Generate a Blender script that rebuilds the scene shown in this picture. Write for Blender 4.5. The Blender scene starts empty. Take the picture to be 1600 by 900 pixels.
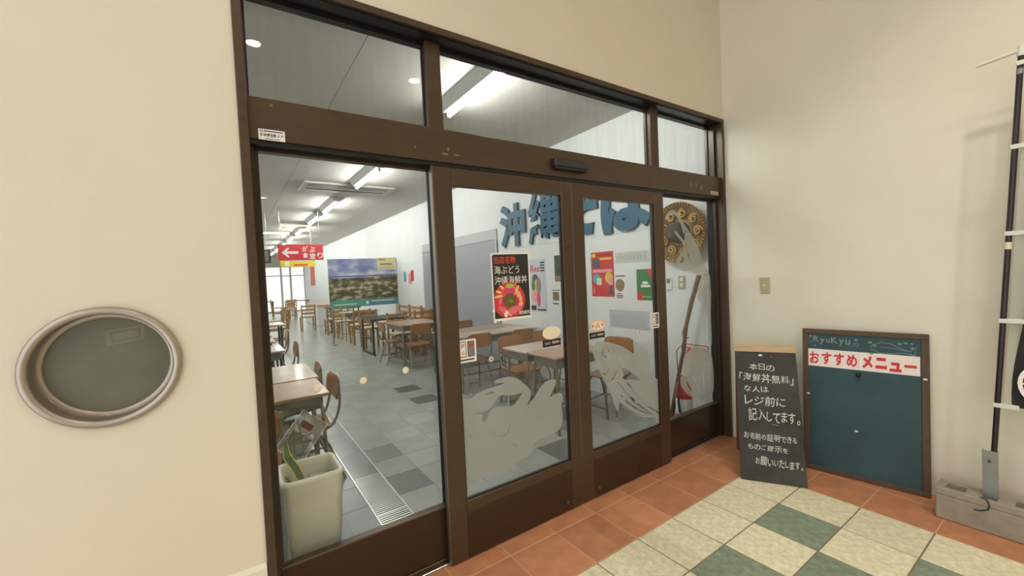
import bpy, math, random
from mathutils import Vector, Matrix, Euler
from mathutils.geometry import tessellate_polygon
random.seed(7)
SC = bpy.context.scene
COL = SC.collection
PI = math.pi

# ------------------------------------------------------------------ camera
CAM_R = [[0.824183, -0.564439, -0.046163], [-0.055514, 0.0006, -0.998458], [0.563596, 0.825474, -0.03084]]
cam = bpy.data.cameras.new('camera'); camo = bpy.data.objects.new('camera', cam); COL.objects.link(camo)
cam.sensor_width = 36.0; cam.lens = 647.398 / 1600.0 * 36.0; cam.clip_start = 0.02; cam.clip_end = 200
_r, _d, _f = [Vector(v) for v in CAM_R]
_m = Matrix((( _r.x, -_d.x, -_f.x), (_r.y, -_d.y, -_f.y), (_r.z, -_d.z, -_f.z)))
camo.matrix_world = Matrix.Translation(Vector((-2.955, -1.865, 1.4398))) @ _m.to_4x4()
SC.camera = camo

# ------------------------------------------------------------------ world: overcast daylight
w = bpy.data.worlds.new('world'); SC.world = w; w.use_nodes = True
bg = w.node_tree.nodes['Background']; bg.inputs[0].default_value = (1.0, 0.97, 0.93, 1); bg.inputs[1].default_value = 1.6
SC.view_settings.view_transform = 'Standard'; SC.view_settings.look = 'None'
SC.view_settings.gamma = 1.0; SC.view_settings.use_curve_mapping = False
SC.view_settings.exposure = 0.0
SC.cycles.max_bounces = 8; SC.cycles.diffuse_bounces = 4; SC.cycles.transparent_max_bounces = 14; SC.cycles.caustics_reflective = False; SC.cycles.caustics_refractive = False

# strengths of the lamps the place has
TUBE = 138.0          # dining hall fluorescent tubes
DOWN = 44.0         # lobby downlights (each, spot watts)

# ------------------------------------------------------------------ materials
def lin(c):
    return tuple(((v/255.0)/12.92 if v/255.0 <= 0.04045 else ((v/255.0+0.055)/1.055)**2.4) for v in c) + (1.0,)
MATS = {}
def mat(name, c, rough=0.6, metal=0.0, var=0.0, vs=8.0, bump=0.0, bs=60.0, rnd=0.0, c2=None, coat=0.0, emit=None, es=0.0, stretch=None, spec=0.5):
    if name in MATS: return MATS[name]
    m = bpy.data.materials.new(name); m.use_nodes = True; nt = m.node_tree; N = nt.nodes; L = nt.links
    b = N['Principled BSDF']; b.inputs['Roughness'].default_value = rough; b.inputs['Metallic'].default_value = metal
    b.inputs['Specular IOR Level'].default_value = spec
    if coat: b.inputs['Coat Weight'].default_value = coat; b.inputs['Coat Roughness'].default_value = 0.12
    col = lin(c); b.inputs['Base Color'].default_value = col
    tc = N.new('ShaderNodeTexCoord'); vec = tc.outputs['Object']
    if stretch:
        mp = N.new('ShaderNodeMapping'); mp.inputs['Scale'].default_value = stretch; L.new(vec, mp.inputs[0]); vec = mp.outputs[0]
    out = None
    if var or c2:
        nz = N.new('ShaderNodeTexNoise'); nz.inputs['Scale'].default_value = vs; nz.inputs['Detail'].default_value = 6; nz.inputs['Roughness'].default_value = 0.62
        L.new(vec, nz.inputs['Vector'])
        rp = N.new('ShaderNodeValToRGB'); rp.color_ramp.elements[0].position = 0.32; rp.color_ramp.elements[1].position = 0.68
        a = tuple(max(0, v*(1-var)) for v in col[:3]) + (1,); z = tuple(min(1, v*(1+var)) for v in col[:3]) + (1,)
        if c2: z = lin(c2)
        rp.color_ramp.elements[0].color = a; rp.color_ramp.elements[1].color = z
        L.new(nz.outputs['Fac'], rp.inputs[0]); out = rp.outputs[0]
    if rnd:
        oi = N.new('ShaderNodeObjectInfo'); hs = N.new('ShaderNodeHueSaturation')
        mr = N.new('ShaderNodeMapRange'); mr.inputs[3].default_value = 1-rnd; mr.inputs[4].default_value = 1+rnd
        L.new(oi.outputs['Random'], mr.inputs[0]); L.new(mr.outputs[0], hs.inputs['Value'])
        if out: L.new(out, hs.inputs['Color'])
        else: hs.inputs['Color'].default_value = col
        out = hs.outputs[0]
    if out: L.new(out, b.inputs['Base Color'])
    if bump:
        n2 = N.new('ShaderNodeTexNoise'); n2.inputs['Scale'].default_value = bs; n2.inputs['Detail'].default_value = 4
        L.new(vec, n2.inputs['Vector']); bp = N.new('ShaderNodeBump'); bp.inputs['Strength'].default_value = bump; bp.inputs['Distance'].default_value = 0.004
        L.new(n2.outputs['Fac'], bp.inputs['Height']); L.new(bp.outputs[0], b.inputs['Normal'])
    if emit:
        b.inputs['Emission Color'].default_value = lin(emit); b.inputs['Emission Strength'].default_value = es
    MATS[name] = m; return m

def glass_mat(name, tint, ior=1.45, rough=0.0, streak=0.0):
    m = bpy.data.materials.new(name); m.use_nodes = True; nt = m.node_tree; N = nt.nodes; L = nt.links
    N.remove(N['Principled BSDF']); out = N['Material Output']
    t = N.new('ShaderNodeBsdfTransparent'); t.inputs[0].default_value = lin(tint)
    g = N.new('ShaderNodeBsdfGlossy'); g.inputs['Roughness'].default_value = rough
    lw = N.new('ShaderNodeLayerWeight'); lw.inputs[0].default_value = 0.5
    pw = N.new('ShaderNodeMath'); pw.operation = 'POWER'; pw.inputs[1].default_value = 5.0; L.new(lw.outputs['Facing'], pw.inputs[0])
    f0 = ((ior-1)/(ior+1))**2
    f = N.new('ShaderNodeMath'); f.operation = 'MULTIPLY_ADD'; f.inputs[1].default_value = 1-f0; f.inputs[2].default_value = f0; L.new(pw.outputs[0], f.inputs[0])
    mx = N.new('ShaderNodeMixShader'); L.new(f.outputs[0], mx.inputs[0]); L.new(t.outputs[0], mx.inputs[1]); L.new(g.outputs[0], mx.inputs[2])
    last = mx
    if streak:   # dust and dried water runs on the pane
        tc = N.new('ShaderNodeTexCoord'); mp = N.new('ShaderNodeMapping'); mp.inputs['Scale'].default_value = (9, 9, 0.9); L.new(tc.outputs['Object'], mp.inputs[0])
        nz = N.new('ShaderNodeTexNoise'); nz.inputs['Scale'].default_value = 3; nz.inputs['Detail'].default_value = 7; L.new(mp.outputs[0], nz.inputs['Vector'])
        mr = N.new('ShaderNodeMapRange'); mr.inputs[1].default_value = 0.45; mr.inputs[2].default_value = 0.8; mr.inputs[4].default_value = streak; L.new(nz.outputs['Fac'], mr.inputs[0])
        d = N.new('ShaderNodeBsdfDiffuse'); d.inputs[0].default_value = lin((200, 205, 205))
        m2 = N.new('ShaderNodeMixShader'); L.new(mr.outputs[0], m2.inputs[0]); L.new(mx.outputs[0], m2.inputs[1]); L.new(d.outputs[0], m2.inputs[2]); last = m2
    L.new(last.outputs[0], out.inputs['Surface']); MATS[name] = m; return m

def film_mat(name, c, trans=0.25, transl=0.4):
    m = bpy.data.materials.new(name); m.use_nodes = True; nt = m.node_tree; N = nt.nodes; L = nt.links
    N.remove(N['Principled BSDF']); out = N['Material Output']
    d = N.new('ShaderNodeBsdfDiffuse'); d.inputs[0].default_value = lin(c)
    tl = N.new('ShaderNodeBsdfTranslucent'); tl.inputs[0].default_value = lin(c)
    t = N.new('ShaderNodeBsdfTransparent'); 
    a = N.new('ShaderNodeMixShader'); a.inputs[0].default_value = transl; L.new(d.outputs[0], a.inputs[1]); L.new(tl.outputs[0], a.inputs[2])
    b = N.new('ShaderNodeMixShader'); b.inputs[0].default_value = trans; L.new(a.outputs[0], b.inputs[1]); L.new(t.outputs[0], b.inputs[2])
    L.new(b.outputs[0], out.inputs['Surface']); MATS[name] = m; return m

M_WALL = mat('cream_wallpaper', (226, 217, 200), 0.8, var=0.02, vs=3, bump=0.12, bs=220)
M_WALLR = mat('pale_plaster', (228, 224, 208), 0.75, var=0.025, vs=2.5, bump=0.10, bs=90)
M_BRONZE = mat('bronze_aluminium', (80, 63, 49), 0.36, 0.3, var=0.10, vs=5, stretch=(1, 1, 6), bump=0.03, bs=40)
M_BRONZE2 = mat('dark_bronze', (58, 43, 32), 0.28, 0.3, var=0.08, vs=4)
M_KICK = mat('brown_kick_panel', (58, 43, 31), 0.26, 0.1, var=0.06, vs=3)
M_EDGE = mat('aluminium_edge', (150, 138, 126), 0.35, 0.8)
M_GASKET = mat('black_gasket', (22, 20, 20), 0.6)
M_SOFFIT = mat('black_track', (26, 25, 27), 0.35, 0.2)
M_GLASS = glass_mat('door_glass', (249, 251, 250), 1.42)
M_TGLASS = glass_mat('transom_glass', (249, 251, 250), 1.42, streak=0.05)
M_FILM = film_mat('frosted_film', (180, 182, 176), 0.15, 0.42)
M_FILM2 = film_mat('thin_frosted_film', (186, 188, 180), 0.26, 0.45)
M_TERRA = mat('terracotta', (190, 132, 98), 0.5, var=0.16, vs=9, bump=0.10, bs=120, rnd=0.09)
M_CREAM = mat('cream_tile', (222, 217, 190), 0.42, var=0.20, vs=30, bump=0.10, bs=160, rnd=0.05)
M_GREEN = mat('green_tile', (130, 146, 128), 0.4, var=0.26, vs=24, bump=0.10, bs=160, rnd=0.05)
M_GROUT = mat('grout', (128, 117, 100), 0.9, var=0.1, vs=20)
M_IT = mat('grey_hall_tile', (158, 162, 157), 0.24, var=0.06, vs=7, bump=0.03, bs=90, rnd=0.035)
M_ITD = mat('slate_hall_tile', (96, 103, 103), 0.28, var=0.08, vs=9, bump=0.04, bs=90, rnd=0.03)
M_IGROUT = mat('hall_grout', (140, 143, 139), 0.5)
M_STEEL = mat('stainless', (190, 190, 186), 0.28, 1.0)
M_CEIL = mat('hall_ceiling', (196, 194, 186), 0.85, var=0.02, vs=4, rnd=0.02)
M_CGAP = mat('ceiling_gap', (96, 92, 86), 0.9)
M_HWALL = mat('hall_wall', (232, 235, 234), 0.7, var=0.015, vs=2, rnd=0.012)
M_HGAP = mat('hall_wall_gap', (176, 180, 180), 0.9)
M_WHITE = mat('white_paper', (238, 236, 232), 0.6)
M_BLACK = mat('black_plastic', (24, 24, 25), 0.4)
M_WOOD = mat('desk_wood', (174, 138, 110), 0.28, var=0.12, vs=6, stretch=(1, 9, 9), coat=0.15)
M_WOODP = mat('pale_desk_wood', (200, 180, 168), 0.25, var=0.06, vs=6, stretch=(1, 9, 9), coat=0.2)  # pale desks, and the white reflection painted on one top
M_PLY = mat('chair_plywood', (168, 116, 74), 0.3, var=0.14, vs=7, stretch=(9, 9, 1), coat=0.15)
M_OAK = mat('oak', (164, 120, 70), 0.45, var=0.15, vs=7, stretch=(6, 6, 1))
M_TUBE = mat('grey_steel_tube', (140, 136, 122), 0.35, 0.35)
M_APRON = mat('grey_steel_apron', (128, 126, 116), 0.45, 0.2)
M_IRON = mat('black_iron', (30, 30, 33), 0.45, 0.3)
M_SEATC = mat('pale_seat_cloth', (206, 196, 178), 0.8)
M_DARKTOP = mat('dark_table_top', (60, 50, 46), 0.25)

# ------------------------------------------------------------------ mesh builder
class MB:
    def __init__(s): s.v = []; s.f = []; s.mi = []; s.mats = []; s.sm = []
    def slot(s, m):
        if m not in s.mats: s.mats.append(m)
        return s.mats.index(m)
    def add(s, vs, fs, m, smooth=False):
        o = len(s.v); k = s.slot(m); s.v += [tuple(v) for v in vs]
        for f in fs: s.f.append(tuple(i+o for i in f)); s.mi.append(k); s.sm.append(smooth)
        return s
    def box(s, x0, x1, y0, y1, z0, z1, m, bev=0.0):
        if bev <= 0:
            vs = [(x, y, z) for z in (z0, z1) for y in (y0, y1) for x in (x0, x1)]
            return s.add(vs, [(0, 2, 3, 1), (4, 5, 7, 6), (0, 1, 5, 4), (2, 6, 7, 3), (0, 4, 6, 2), (1, 3, 7, 5)], m)
        b = bev; V = []; F = []
        # chamfered box: 24 verts
        for sx, X in ((1, x0), (-1, x1)):
            for sy, Y in ((1, y0), (-1, y1)):
                for sz, Z in ((1, z0), (-1, z1)):
                    V += [(X, Y+sy*b, Z+sz*b), (X+sx*b, Y, Z+sz*b), (X+sx*b, Y+sy*b, Z)]
        def i(a, c, d, k): return (a*4+c*2+d)*3+k
        F += [(i(0,0,0,0), i(0,0,1,0), i(0,1,1,0), i(0,1,0,0)), (i(1,0,0,0), i(1,1,0,0), i(1,1,1,0), i(1,0,1,0)),
              (i(0,0,0,1), i(1,0,0,1), i(1,0,1,1), i(0,0,1,1)), (i(0,1,0,1), i(0,1,1,1), i(1,1,1,1), i(1,1,0,1)),
              (i(0,0,0,2), i(0,1,0,2), i(1,1,0,2), i(1,0,0,2)), (i(0,0,1,2), i(1,0,1,2), i(1,1,1,2), i(0,1,1,2))]
        for a in (0, 1):
            for c in (0, 1):
                F.append((i(a,c,0,0), i(a,c,0,1), i(a,c,1,1), i(a,c,1,0)))
                F.append((i(a,0,c,0), i(a,1,c,0), i(a,1,c,2), i(a,0,c,2)))
                F.append((i(0,a,c,1), i(1,a,c,1), i(1,a,c,2), i(0,a,c,2)))
        for a in (0, 1):
            for c in (0, 1):
                for d in (0, 1): F.append((i(a,c,d,0), i(a,c,d,1), i(a,c,d,2)))
        return s.add(V, F, m)
    def tube(s, pts, r, m, n=8, close=False, cap=True):
        P = [Vector(p) for p in pts]; K = len(P); rs = r if isinstance(r, (list, tuple)) else [r]*K
        V = []; F = []; prev = None
        for i, p in enumerate(P):
            if close: t = P[(i+1) % K]-P[i-1]
            else: t = P[min(i+1, K-1)]-P[max(i-1, 0)]
            t.normalize()
            if prev is None:
                a = t.orthogonal().normalized()
            else:
                a = prev - t*prev.dot(t)
                a = a.normalized() if a.length > 1e-6 else t.orthogonal().normalized()
            prev = a; b = t.cross(a)
            for k in range(n):
                an = 2*PI*k/n; V.append(p+(a*math.cos(an)+b*math.sin(an))*rs[i])
        for i in range(K if close else K-1):
            j = (i+1) % K
            for k in range(n): F.append((i*n+k, i*n+(k+1) % n, j*n+(k+1) % n, j*n+k))
        s.add(V, F, m, True)
        if cap and not close:
            o = len(V)
            s.add([V[k] for k in range(n)], [tuple(range(n-1, -1, -1))], m); s.add([V[(K-1)*n+k] for k in range(n)], [tuple(range(n))], m)
        return s
    def lathe(s, prof, m, n=32, axis='Z', c=(0, 0, 0), smooth=True, close=False):
        V = []; F = []; K = len(prof)
        for r, h in prof:
            for k in range(n):
                a = 2*PI*k/n; x, y = r*math.cos(a), r*math.sin(a)
                p = {'Z': (x, y, h), 'Y': (x, h, y), 'X': (h, x, y)}[axis]
                V.append((p[0]+c[0], p[1]+c[1], p[2]+c[2]))
        for i in range(K if close else K-1):
            j = (i+1) % K
            for k in range(n): F.append((i*n+k, i*n+(k+1) % n, j*n+(k+1) % n, j*n+k))
        return s.add(V, F, m, smooth)
    def poly_xz(s, loops, y, m, th=0.0):
        """flat (or th-thick) polygon in the XZ plane, loops[0] outer, rest holes; faces -Y"""
        L = [[Vector((p[0], p[1], 0)) for p in lp] for lp in loops]
        tri = tessellate_polygon(L); flat = [p for lp in L for p in lp]
        V = [(p.x, y, p.y) for p in flat]
        T = []
        for a, b, c in tri:
            ar = (flat[b]-flat[a]).cross(flat[c]-flat[a]).z
            T.append((a, b, c) if ar > 0 else (a, c, b))
        s.add(V, T, m)
        if th:
            n = len(flat); V2 = V+[(p.x, y+th, p.y) for p in flat]; F = [(c+n, b+n, a+n) for a, b, c in T]; o = 0
            for lp in L:
                for i in range(len(lp)): F.append((o+i, o+(i+1) % len(lp), o+(i+1) % len(lp)+n, o+i+n))
                o += len(lp)
            s.add(V2, F, m)
        return s
    def build(s, name, parent=None, loc=None, rot=None):
        me = bpy.data.meshes.new(name); me.from_pydata(s.v, [], s.f)
        for m in s.mats: me.materials.append(m)
        me.polygons.foreach_set('material_index', s.mi); me.polygons.foreach_set('use_smooth', s.sm)
        me.update(); return link(name, me, parent, loc, rot)
def link(name, me, parent=None, loc=None, rot=None):
    o = bpy.data.objects.new(name, me); COL.objects.link(o)
    if parent: o.parent = parent
    if loc: o.location = loc
    if rot: o.rotation_euler = rot
    return o
def tag(o, label=None, cat=None, group=None, kind=None):
    if label: o['label'] = label
    if cat: o['category'] = cat
    if group: o['group'] = group
    if kind: o['kind'] = kind
    return o
def thing(name, label, cat, loc=(0, 0, 0), rz=0.0, group=None, rot=None):
    o = bpy.data.objects.new(name, None); COL.objects.link(o); o.location = loc
    o.rotation_euler = rot if rot else (0, 0, rz); o.empty_display_size = 0.1
    return tag(o, label, cat, group)
def dup(root, loc, rz, label=None, group=None):
    r = root.copy(); COL.objects.link(r); r.location = loc; r.rotation_euler = (0, 0, rz)
    tag(r, label, None, group)
    for ch in list(root.children):
        c = ch.copy(); COL.objects.link(c); c.parent = r
        for g in list(ch.children):
            d = g.copy(); COL.objects.link(d); d.parent = c
    return r
def struct(o): o['kind'] = 'structure'; return o
def sempty(name, loc=(0, 0, 0)):
    o = bpy.data.objects.new(name, None); COL.objects.link(o); o.location = loc; o.empty_display_size = 0.1
    return struct(o)
def text2d(body, res=2, bold=0.0):
    """glyph outlines of the built-in font as (verts2d, faces), 1 unit high em"""
    cu = bpy.data.curves.new('t', 'FONT'); cu.body = body; cu.resolution_u = res; cu.offset = bold; cu.align_x = 'LEFT'
    ob = bpy.data.objects.new('t', cu); COL.objects.link(ob)
    dg = bpy.context.evaluated_depsgraph_get(); me = bpy.data.meshes.new_from_object(ob.evaluated_get(dg))
    V = [(v.co.x, v.co.y) for v in me.vertices]; F = [tuple(p.vertices) for p in me.polygons]
    bpy.data.objects.remove(ob); bpy.data.curves.remove(cu); bpy.data.meshes.remove(me)
    return V, F
class Print:
    """coloured flat layers printed on a sheet: u to the right, v up, facing local -Y"""
    def __init__(s, y=0.0, step=0.0003): s.b = MB(); s.y = y; s.step = step
    def up(s): s.y -= s.step; return s
    def rect(s, u0, u1, v0, v1, m): return s.poly([(u0, v0), (u1, v0), (u1, v1), (u0, v1)], m)
    def poly(s, pts, m, holes=()): s.up(); s.b.poly_xz([pts]+list(holes), s.y, m); return s
    def ell(s, u, v, ru, rv, m, n=24, a0=0.0): return s.poly([(u+ru*math.cos(2*PI*k/n+a0), v+rv*math.sin(2*PI*k/n+a0)) for k in range(n)], m)
    def ring(s, u, v, ru, rv, t, m, n=28):
        o = [(u+ru*math.cos(2*PI*k/n), v+rv*math.sin(2*PI*k/n)) for k in range(n)]
        i = [(u+(ru-t)*math.cos(2*PI*k/n), v+(rv-t)*math.sin(2*PI*k/n)) for k in range(n)]
        return s.poly(o, m, [i])
    def line(s, pts, wd, m):
        P = [Vector((p[0], p[1])) for p in pts]; A = []; B = []
        for i, p in enumerate(P):
            t = (P[min(i+1, len(P)-1)]-P[max(i-1, 0)]).normalized(); n = Vector((-t.y, t.x))*wd/2
            A.append(tuple(p+n)); B.append(tuple(p-n))
        return s.poly(A+B[::-1], m)
    def text(s, body, u, v, h, m, wfit=None, bold=0.0, res=2, shear=0.0, rot=0.0, jit=0.0):
        """lower-left corner (u, v), glyph height h, optional fitted width"""
        s.up()
        if jit:
            V = []; F = []; x = 0
            for ch in body:
                a, f = text2d(ch, res, bold)
                if not a: x += 0.6; continue
                mn = min(p[0] for p in a); mxx = max(p[0] for p in a); sc = 1+random.uniform(-jit, jit)*1.6; r = random.uniform(-jit, jit)*0.9; dy = random.uniform(-jit, jit)*0.5; sh = random.uniform(-jit, jit)
                o = len(V)
                for px, py in a:
                    qx, qy = (px-mn)*sc, (py-0.35)*sc; qx += qy*sh
                    V.append((x+qx*math.cos(r)-qy*math.sin(r), 0.35+dy+qx*math.sin(r)+qy*math.cos(r)))
                F += [tuple(i+o for i in q) for q in f]; x += (mxx-mn)*sc+0.12
        else: V, F = text2d(body, res, bold)
        if not V: return s
        x0 = min(p[0] for p in V); x1 = max(p[0] for p in V); y0 = min(p[1] for p in V); y1 = max(p[1] for p in V)
        sy = h/(y1-y0); sx = wfit/(x1-x0) if wfit else sy; c, n = math.cos(rot), math.sin(rot); W = []
        for px, py in V:
            a, b = (px-x0)*sx, (py-y0)*sy; a += b*shear; W.append((u+a*c-b*n, s.y, v+a*n+b*c))
        s.b.add(W, F, m); return s
    def build(s, name, parent=None, loc=None, rot=None): return s.b.build(name, parent, loc, rot)

# ------------------------------------------------------------------ outlines of the frosted glass films (metres on the pane)
LION=[[(-2.0198,0.8294),(-2.0113,0.8358),(-1.9992,0.8274),(-1.987,0.8196),(-1.976,0.8171),(-1.965,0.8152),(-1.9542,0.8157),(-1.9446,0.8203),(-1.9354,0.8272),(-1.9238,0.8333),(-1.9084,0.8376),(-1.8906,0.8411),(-1.8716,0.844),(-1.8516,0.846),(-1.8304,0.8472),(-1.8094,0.8488),(-1.7864,0.851),(-1.7636,0.8536),(-1.7498,0.8561),(-1.7504,0.8584),(-1.7603,0.8607),(-1.7724,0.8626),(-1.7873,0.8637),(-1.8043,0.8644),(-1.8147,0.8667),(-1.815,0.8718),(-1.8089,0.8785),(-1.7985,0.8836),(-1.7828,0.8861),(-1.7626,0.887),(-1.7434,0.8869),(-1.7272,0.8863),(-1.712,0.8846),(-1.6968,0.8809),(-1.6807,0.8744),(-1.6646,0.8659),(-1.6501,0.8566),(-1.6382,0.8471),(-1.6278,0.8369),(-1.6175,0.8265),(-1.6057,0.816),(-1.5938,0.8052),(-1.5844,0.7943),(-1.5781,0.7834),(-1.5744,0.7724),(-1.5731,0.7612),(-1.5762,0.7486),(-1.5818,0.7359),(-1.5841,0.7268),(-1.5809,0.7222),(-1.5744,0.7213),(-1.566,0.7246),(-1.5555,0.7338),(-1.543,0.7472),(-1.5302,0.7608),(-1.5181,0.7734),(-1.5058,0.7861),(-1.4917,0.7971),(-1.4744,0.8063),(-1.4554,0.8137),(-1.4373,0.818),(-1.4201,0.8179),(-1.4039,0.8146),(-1.392,0.8097),(-1.3863,0.8038),(-1.385,0.7963),(-1.3867,0.7875),(-1.3917,0.7771),(-1.3996,0.7655),(-1.4084,0.7534),(-1.4194,0.7392),(-1.4312,0.7245),(-1.4366,0.7151),(-1.4317,0.7147),(-1.4205,0.7195),(-1.4078,0.7236),(-1.3942,0.7256),(-1.379,0.7269),(-1.3657,0.7262),(-1.3553,0.7228),(-1.3469,0.7172),(-1.3408,0.71),(-1.3371,0.7005),(-1.3358,0.6893),(-1.3369,0.679),(-1.3418,0.6712),(-1.3491,0.6644),(-1.3539,0.6568),(-1.3537,0.6489),(-1.351,0.6402),(-1.3488,0.6281),(-1.3477,0.6101),(-1.3471,0.5886),(-1.3476,0.5692),(-1.3489,0.5536),(-1.3513,0.5401),(-1.3566,0.5282),(-1.3649,0.518),(-1.376,0.5094),(-1.3916,0.5026),(-1.4129,0.498),(-1.4386,0.4951),(-1.4663,0.492),(-1.499,0.4886),(-1.5335,0.4849),(-1.5594,0.4791),(-1.5704,0.4697),(-1.5734,0.4582),(-1.5775,0.447),(-1.5837,0.4366),(-1.5911,0.4265),(-1.6054,0.4181),(-1.6321,0.4125),(-1.6653,0.4085),(-1.6948,0.4037),(-1.7158,0.3961),(-1.7335,0.3876),(-1.753,0.3816),(-1.7759,0.3793),(-1.8005,0.3795),(-1.8266,0.3809),(-1.8553,0.3852),(-1.8853,0.3907),(-1.9143,0.3916),(-1.9427,0.385),(-1.9701,0.374),(-1.992,0.3621),(-2.0066,0.3448),(-2.016,0.3266),(-2.0221,0.3241),(-2.0246,0.3471),(-2.0238,0.3857),(-2.0229,0.4275),(-2.0227,0.4689),(-2.0224,0.5134),(-2.022,0.5595),(-2.0214,0.608),(-2.0208,0.658),(-2.0203,0.7055),(-2.0212,0.7534),(-2.0223,0.7988)],[(-1.8748,0.8174),(-1.8689,0.8209),(-1.8553,0.8252),(-1.8418,0.8275),(-1.8293,0.8262),(-1.817,0.8229),(-1.8111,0.8199),(-1.8154,0.8176),(-1.8263,0.8156),(-1.8381,0.8146),(-1.8523,0.8147),(-1.8675,0.8157)],[(-1.9629,0.7347),(-1.9476,0.7335),(-1.9163,0.7299),(-1.8867,0.7293),(-1.865,0.734),(-1.8453,0.7418),(-1.8283,0.7513),(-1.8152,0.7639),(-1.8049,0.7782),(-1.7947,0.7888),(-1.7846,0.7933),(-1.7745,0.7941),(-1.7625,0.7931),(-1.7473,0.79),(-1.7299,0.7851),(-1.7118,0.7812),(-1.6919,0.7796),(-1.6711,0.779),(-1.6544,0.7792),(-1.6435,0.7811),(-1.6368,0.7838),(-1.6347,0.7832),(-1.6377,0.7773),(-1.6453,0.7681),(-1.6556,0.7578),(-1.6687,0.745),(-1.6845,0.731),(-1.7009,0.722),(-1.7173,0.7215),(-1.7343,0.7258),(-1.7522,0.7301),(-1.772,0.7337),(-1.7926,0.7374),(-1.8111,0.7383),(-1.8271,0.7353),(-1.8411,0.7295),(-1.8521,0.7222),(-1.8587,0.7124),(-1.8625,0.701),(-1.8671,0.6914),(-1.8744,0.6841),(-1.8826,0.6787),(-1.8897,0.677),(-1.8953,0.6808),(-1.8999,0.6882),(-1.9024,0.6959),(-1.8989,0.7031),(-1.8933,0.7107),(-1.896,0.7178),(-1.9184,0.7247),(-1.9487,0.7309)],[(-1.9854,0.6291),(-1.9817,0.6274),(-1.9723,0.622),(-1.9628,0.6173),(-1.953,0.6151),(-1.9429,0.6137),(-1.9378,0.6123),(-1.9407,0.61),(-1.9486,0.6079),(-1.9574,0.6085),(-1.968,0.6148),(-1.9795,0.6238)],[(-1.5775,0.447),(-1.5774,0.4536),(-1.5719,0.458),(-1.5627,0.4569),(-1.5472,0.4462),(-1.5279,0.4299),(-1.513,0.4166),(-1.5055,0.4095),(-1.5028,0.4055),(-1.5053,0.4044),(-1.5151,0.4061),(-1.53,0.4106),(-1.5443,0.4171),(-1.5576,0.4266),(-1.5702,0.4379)],[(-1.8452,0.6208),(-1.8426,0.6153),(-1.8385,0.6074),(-1.833,0.5986),(-1.8259,0.5906),(-1.8169,0.5836),(-1.8064,0.5768),(-1.795,0.5712),(-1.7838,0.5677),(-1.773,0.5671),(-1.7629,0.5687),(-1.7536,0.572),(-1.7456,0.5765),(-1.7388,0.5823),(-1.7332,0.5894),(-1.7288,0.5975),(-1.7256,0.6061),(-1.7236,0.6164),(-1.723,0.6279),(-1.723,0.6384),(-1.7233,0.6457),(-1.725,0.6461),(-1.7263,0.6392),(-1.7277,0.6291),(-1.7297,0.6184),(-1.7327,0.6092),(-1.7367,0.6018),(-1.7415,0.595),(-1.747,0.5891),(-1.7532,0.5845),(-1.7603,0.5809),(-1.7682,0.5781),(-1.7764,0.5766),(-1.7844,0.5768),(-1.7932,0.5792),(-1.8033,0.5835),(-1.8133,0.5891),(-1.8217,0.5946),(-1.8286,0.601),(-1.8348,0.6088),(-1.8399,0.6161),(-1.8438,0.6212)],[(-1.7269,0.514),(-1.7227,0.5116),(-1.7165,0.5086),(-1.7101,0.5054),(-1.7053,0.5024),(-1.702,0.4994),(-1.699,0.4962),(-1.6962,0.4928),(-1.6937,0.4896),(-1.6917,0.486),(-1.6899,0.4818),(-1.6883,0.4778),(-1.6868,0.4749),(-1.6853,0.4747),(-1.6847,0.4774),(-1.6844,0.4813),(-1.6847,0.4861),(-1.6862,0.491),(-1.6887,0.4955),(-1.6921,0.5),(-1.6964,0.5042),(-1.7017,0.5079),(-1.7083,0.5108),(-1.7156,0.513),(-1.7221,0.5145),(-1.7267,0.5152)],[(-1.5834,0.7349),(-1.586,0.7329),(-1.5886,0.7297),(-1.591,0.7258),(-1.5932,0.7218),(-1.5955,0.7171),(-1.5979,0.7115),(-1.5997,0.7061),(-1.6003,0.702),(-1.5989,0.7012),(-1.5953,0.7037),(-1.591,0.7077),(-1.5869,0.7126),(-1.5839,0.7173),(-1.5821,0.7219),(-1.5813,0.7267),(-1.5813,0.731),(-1.5819,0.7343)],[(-1.7269,0.778),(-1.729,0.7732),(-1.7311,0.7661),(-1.7327,0.7579),(-1.7333,0.7501),(-1.7328,0.7425),(-1.7312,0.7347),(-1.7292,0.7278),(-1.7272,0.7229),(-1.7257,0.7228),(-1.7247,0.7274),(-1.7242,0.734),(-1.7241,0.7414),(-1.7241,0.7485),(-1.724,0.756),(-1.7241,0.7644),(-1.7245,0.7721),(-1.7254,0.7777)]]
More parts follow.
